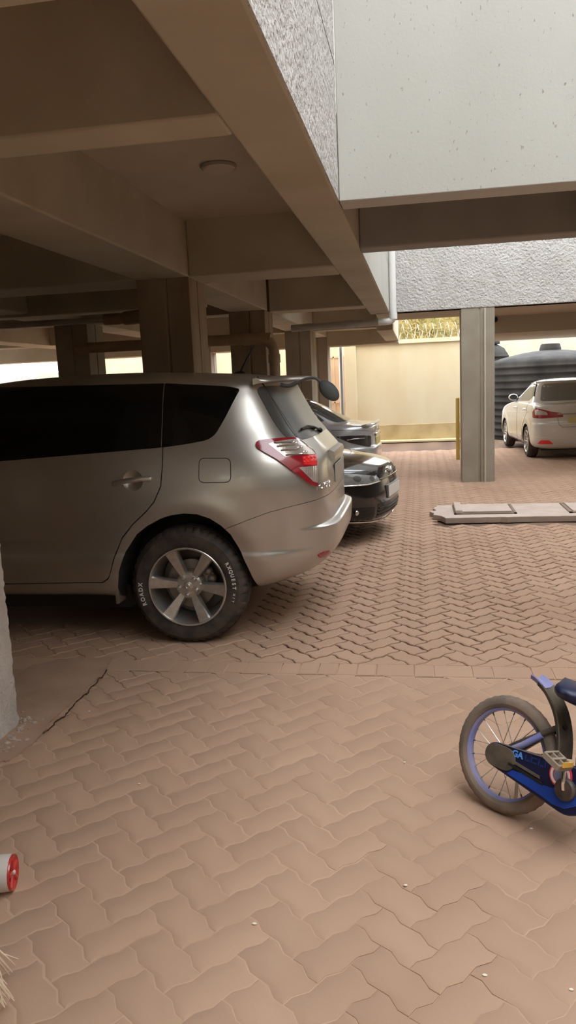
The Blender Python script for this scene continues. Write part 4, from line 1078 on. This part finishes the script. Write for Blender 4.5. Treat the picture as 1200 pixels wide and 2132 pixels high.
# near chain stay and seat stay faded to violet
ft([(.015, -.054, R + .012), (.085, -.050, .268), (.14, -.036, .32)], .011, 'seat_stay', VIO)
MB().tube(smooth_path([(.535, 0, .40), (.56, 0, .36)], 3), .018, 10).tube([(.56, -.05, .36), (.66, -.05, R)], .011, 10).tube([(.56, .05, .36), (.66, .05, R)], .011, 10).tube([(.56, -.05, .36), (.56, .05, .36)], .014, 10).build('fork', BFR, bk)
MB().tube(smooth_path([(.46, -.25, .66), (.50, -.16, .66), (.525, -.04, .55), (.525, .04, .55), (.50, .16, .66), (.46, .25, .66)], 6), .011, 10).tube([(.525, 0, .56), (.535, 0, .46)], .012, 10).build('handlebar', STEEL, bk)
for sg in (-1, 1): MB().tube([(.475, sg * .20, .66), (.455, sg * .27, .66)], .016, 12).build('grip', BLUE, bk)
# saddle
sd = MB(); sec = []
for i, x in enumerate(np.linspace(0, 1, 13)):
    wv = .085 * (1 - sstep(.30, .75, x)) + .028; wv *= sqrt(max(.02, 1 - (2 * x - 1) ** 6)); zc = .478 + .022 * (1 - x) ** 2
    px_ = .165 + .24 * x
    sec.append([(px_, wv * cos(a), zc + .030 * sin(a) if sin(a) > 0 else zc + .038 * sin(a) * (1 if abs(cos(a)) < .95 else .3)) for a in [2 * pi * k / 16 for k in range(16)]])
n = 16; sd.add([p for s_ in sec for p in s_], [tuple(range(n)), tuple(range(13 * n - 1, 12 * n - 1, -1))] + [(i * n + j, i * n + (j + 1) % n, (i + 1) * n + (j + 1) % n, (i + 1) * n + j) for i in range(12) for j in range(n)])
sdo = sd.build('saddle', NAVY, bk, 60)
MB().tube([(.255, 0, .46), (.255, 0, .38)], .012, 10).build('seat_post', STEEL, sdo)
# mudguard standing up behind the saddle, blue at its tip
def guard(a0, a1, rad, wd, mat, name, x0=0, parent=None, k=16, lift=0):
    mb = MB(); vs = []
    for i in range(k + 1):
        a = radians(a0 + (a1 - a0) * i / k); t = i / k; r = rad + lift * t
        ww = wd * (.75 + .35 * sin(pi * min(1, t + .2)))
        for v, h in ((-1, -.012), (-.7, .002), (0, .008), (.7, .002), (1, -.012)):
            vs.append((x0 + (r + h) * cos(a), v * ww, R + (r + h) * sin(a)))
        for v, h in ((1, -.015), (.7, -.001), (0, .005), (-.7, -.001), (-1, -.015)):
            vs.append((x0 + (r + h) * cos(a), v * ww, R + (r + h) * sin(a)))
    n = 10; fs = [tuple(range(n)), tuple(range(k * n + n - 1, k * n - 1, -1))]
    for i in range(k):
        for j in range(n): fs.append((i * n + j, i * n + (j + 1) % n, (i + 1) * n + (j + 1) % n, (i + 1) * n + j))
    return mb.add(vs, fs).build(name, mat, parent or bk, 40)
GP = []
def guard_path(pts, wd, mat, name, parent=None):
    P = smooth_path(pts, 6); vs = []; k = len(P)
    for i, p in enumerate(P):
        t = (P[min(i + 1, k - 1)] - P[max(i - 1, 0)]).normalized(); nn = Vector((-t.z, 0, t.x)); ww = wd[0] + (wd[1] - wd[0]) * i / (k - 1)
        for v, h in ((-1, -.012), (-.75, .003), (0, .008), (.75, .003), (1, -.012), (.95, -.016), (.7, -.001), (0, .004), (-.7, -.001), (-.95, -.016)):
            q = p + nn * h; vs.append((q.x, v * ww, q.z))
    n = 10; fs = [tuple(range(n)), tuple(range(k * n - 1, k * n - n - 1, -1))] + [(i * n + j, i * n + (j + 1) % n, (i + 1) * n + (j + 1) % n, (i + 1) * n + j) for i in range(k - 1) for j in range(n)]
    return MB().add(vs, fs).build(name, mat, parent or bk, 40)
mg = guard_path([(.205, 0, .26), (.195, 0, .33), (.168, 0, .40), (.125, 0, .455), (.085, 0, .482)], (.046, .040), GDUST, 'mudguard')
guard_path([(.10, 0, .476), (.075, 0, .489), (.052, 0, .496)], (.041, .034), VIO, 'mudguard_tip', mg)
MB().tube([(.13, -.030, .463), (.165, -.034, .42), (.185, -.035, .37)], .0018, 5).build('mudguard_line', STEEL, mg)
# chain guard
def stadium(x0, z0, r0_, x1, z1, r1_, n=14):
    d = atan2(z1 - z0, x1 - x0); L_ = math.hypot(x1 - x0, z1 - z0); al = math.acos((r0_ - r1_) / L_)
    P = [(x0 + r0_ * cos(d + al + (2 * pi - 2 * al) * i / n), z0 + r0_ * sin(d + al + (2 * pi - 2 * al) * i / n)) for i in range(n + 1)]
    return P + [(x1 + r1_ * cos(d - al + 2 * al * i / n), z1 + r1_ * sin(d - al + 2 * al * i / n)) for i in range(n + 1)]
cg = MB().prism(stadium(0, R, .042, CK.x, CK.z - .002, .080), -.074, -.052).build('chain_guard', NAVY, bk, bevel=.004)
MB().prism(stadium(0, R, .040, .045, R, .040), -.077, -.0735).build('guard_end_cap', GDUST, cg, bevel=.003)
lo_ = [(.06, .160), (.20, .137), (.245, .126), (.29, .128), (.325, .150), (.336, .19), (.30, .215), (.235, .175), (.20, .172), (.14, .182), (.08, .178)]
MB().prism(lo_, -.0765, -.0735).build('blue_panel', BLUE, cg)
MB().prism([(.055, .205), (.185, .187), (.183, .196), (.057, .214)], -.0775, -.0735).build('guard_slot', GDUST, cg)
MB().prism([(.06, .190), (.20, .170), (.198, .181), (.06, .200)], -.0775, -.0735).build('guard_slot', BLACK, cg)
MB().tube([(.01, -.0745, .249), (.13, -.0755, .256), (.25, -.0755, .266)], .002, 6).build('guard_edge', STEEL, cg)
def on_guard(txt, size, x, z, ang, mat, name):
    vs, fs = text_geo(txt, size, .0008, size * .03); a = radians(ang)
    return MB().add([(x + v[0] * cos(a) - v[1] * sin(a), -.0752 - v[2], z + v[0] * sin(a) + v[1] * cos(a)) for v in vs], fs).build(name, mat, cg, 0)
on_guard('GA', .030, .088, .235, 1, SKYB, 'lettering')
DPR = M('dark_blue_print', (.01, .035, .17), .5)
q = MB()
for i, (a, b, c, d) in enumerate(((.118, .226, .004, .020), (.126, .226, .012, .004), (.142, .227, .004, .020), (.150, .243, .014, .004), (.150, .227, .014, .004), (.170, .228, .004, .020), (.178, .228, .012, .004), (.194, .229, .004, .020))):
    q.box(a, a + c, -.0765, -.0735, b, b + d)
q.build('lettering', DPR, cg)
RC = (.256, -.0, .226)
MB().lathe([(.001, -.0785), (.040, -.0785), (.0405, -.0735)], 32, 'y', RC).build('red_ring', LRED, cg)
q = MB(); 
for a0, a1 in ((100, 290), (-50, 62)):
    P = [(RC[0] + rr * cos(radians(a0 + (a1 - a0) * i / 20)), RC[2] + rr * sin(radians(a0 + (a1 - a0) * i / 20))) for rr, rng_ in ((.035, range(21)), (.027, range(20, -1, -1))) for i in rng_]
    q.prism(P, -.0800, -.0783)
q.build('white_ring', WPR, cg)
MB().lathe([(.001, -.0798), (.023, -.0798), (.023, -.0783)], 24, 'y', RC).build('ring_centre', M('grey_blue_print', (.20, .25, .40), .5), cg)
# cranks and pedals
cr = MB().lathe([(.001, -.096), (.030, -.096), (.036, -.090), (.037, -.080), (.034, -.074)], 28, 'y', tuple(CK)).build('crank_cap', M('worn_black', (.035, .027, .028), .45, col2=(.10, .07, .055), nscale=20), bk)
P1 = CK + Vector((-.01, -.10, .092)); P2 = CK + Vector((.01, .10, -.092))
MB().tube(smooth_path([CK + Vector((0, -.095, 0)), CK + Vector((-.003, -.102, .03)), P1], 4), .007, 10).build('crank_arm', CHROME, cr)
MB().tube(smooth_path([CK + Vector((0, .06, 0)), CK + Vector((.003, .10, -.03)), P2], 4), .007, 10).build('crank_arm', CHROME, cr)
PED = M('dusty_pedal', (.34, .28, .21), .8, col2=(.26, .2, .15), nscale=20)
for P, sg in ((P1, -1), (P2, 1)):
    pd = MB()
    y0, y1 = sorted((P.y + sg * .005, P.y + sg * .085))
    for a in ((-.034, -.026), (.026, .034), (-.005, .005)): pd.box(P.x + a[0], P.x + a[1], y0, y1, P.z - .012, P.z + .012)
    for yq in (y0, (y0 + y1) / 2, y1): pd.box(P.x - .034, P.x + .034, yq - .004, yq + .004, P.z - .010, P.z + .010)
    pd.xform(Matrix.Translation(P) @ Matrix.Rotation(radians(24), 4, 'Y') @ Matrix.Translation(-P))
    po = pd.build('pedal', PED, cr, bevel=.002)
    MB().box(P.x + .034, P.x + .038, y0 + .01, y1 - .01, P.z - .008, P.z + .008).build('pedal_reflector', M('amber', (.75, .42, .06), .3), po)
# stand on the far side
MB().tube([(.02, .06, .19), (.0, .10, .10), (-.02, .155, -.035)], .007, 8).build('side_stand', STEEL, bk)
# ------------------------------------------------------------------ little things on the ground, left
ty = thing('toy_wheel', 'white toy wheel with a red spoked hub lying at the left edge of the picture', 'toy', (-1.312, 2.03, .055), (0, 0, radians(14)))
MB().lathe([(.001, -.05), (.05, -.05), (.055, -.045), (.056, -.01), (.055, .012), (.048, .016)], 36, 'x').build('tyre', M('toy_white', (.62, .57, .52), .5), ty)
TR = M('toy_red', (.52, .03, .025), .3, coat=.5)
MB().lathe([(.030, .012), (.046, .016), (.053, .020), (.055, .014), (.050, .006), (.030, .006)], 36, 'x', closed=True).build('red_hub', TR, ty)
q = MB()
for k in range(5):
    a = 2 * pi * k / 5 + .3; q.tube([(.012, .008 * cos(a), .008 * sin(a)), (.014, .045 * cos(a), .045 * sin(a))], .008, 8)
q.build('spokes', TR, ty); MB().sphere((.016, 0, 0), .009, 12, 8).build('axle_cap', M('toy_white', (.62, .57, .52), .5), ty)
br = thing('straw_broom', 'pale straw bristles of a hand broom poking in at the lower left edge', 'broom', (0, 0, 0))
STR = M('straw', (.80, .64, .48), .7, col2=(.66, .50, .36), nscale=20)
o0 = on_z(-60, 1960, .16); mb = MB(); rr = random.Random(11)
tips = [(38, 1997), (33, 2011), (26, 2024), (20, 2030), (30, 2084), (28, 2078), (20, 2080), (12, 2070), (4, 2085), (-8, 2090), (-20, 2095), (-35, 2100), (-50, 2100), (2, 2060), (-15, 2075), (-30, 2080), (15, 2050)]
for k in range(90):
    tpx = tips[k % len(tips)] if k < len(tips) else (rr.uniform(-90, 22), rr.uniform(2060, 2105))
    t = on_z(tpx[0], tpx[1], rr.uniform(.004, .05)); s0 = o0 + Vector((rr.gauss(0, .012), rr.gauss(0, .012), rr.gauss(0, .01)))
    mid = s0.lerp(t, .5) + Vector((rr.gauss(0, .008), rr.gauss(0, .008), rr.uniform(0, .025)))
    mb.tube(smooth_path([s0, mid, t], 4), [q_ * (1.5 if k < 17 else 1) for q_ in [.0022] * 6 + [.0016, .0012, .0008]], 5)
bo = mb.build('bristles', STR, br); bo['kind'] = 'stuff'
hd = (o0 - on_z(10, 2060, .02)).normalized()
MB().tube([o0 - hd * .03, o0 + hd * .05], [.03, .024], 12).build('binding', M('twine', (.40, .16, .08), .8), br)
MB().tube([o0 + hd * .05, o0 + hd * .5], .013, 10).build('handle', M('broom_wood', (.36, .22, .12), .7), br)
# a few flecks of litter on the pavers
rl = random.Random(21)
for (x, y) in ((843, 1587), (186, 1481), (845, 1843), (1107, 1725), (290, 1632), (530, 1923), (1010, 2030), (1190, 2060)):
    p = on_z(x, y, .004); r = rl.uniform(.005, .008)
    q = MB().sphere((p.x, p.y, p.z), (r, r * .6, .003), 7, 5).build('paper_scrap', M('scrap_white', (.75, .68, .56), .8)); tag(q, 'tiny pale scrap of litter lying on the paving', 'litter', 'scraps of litter on the paving')
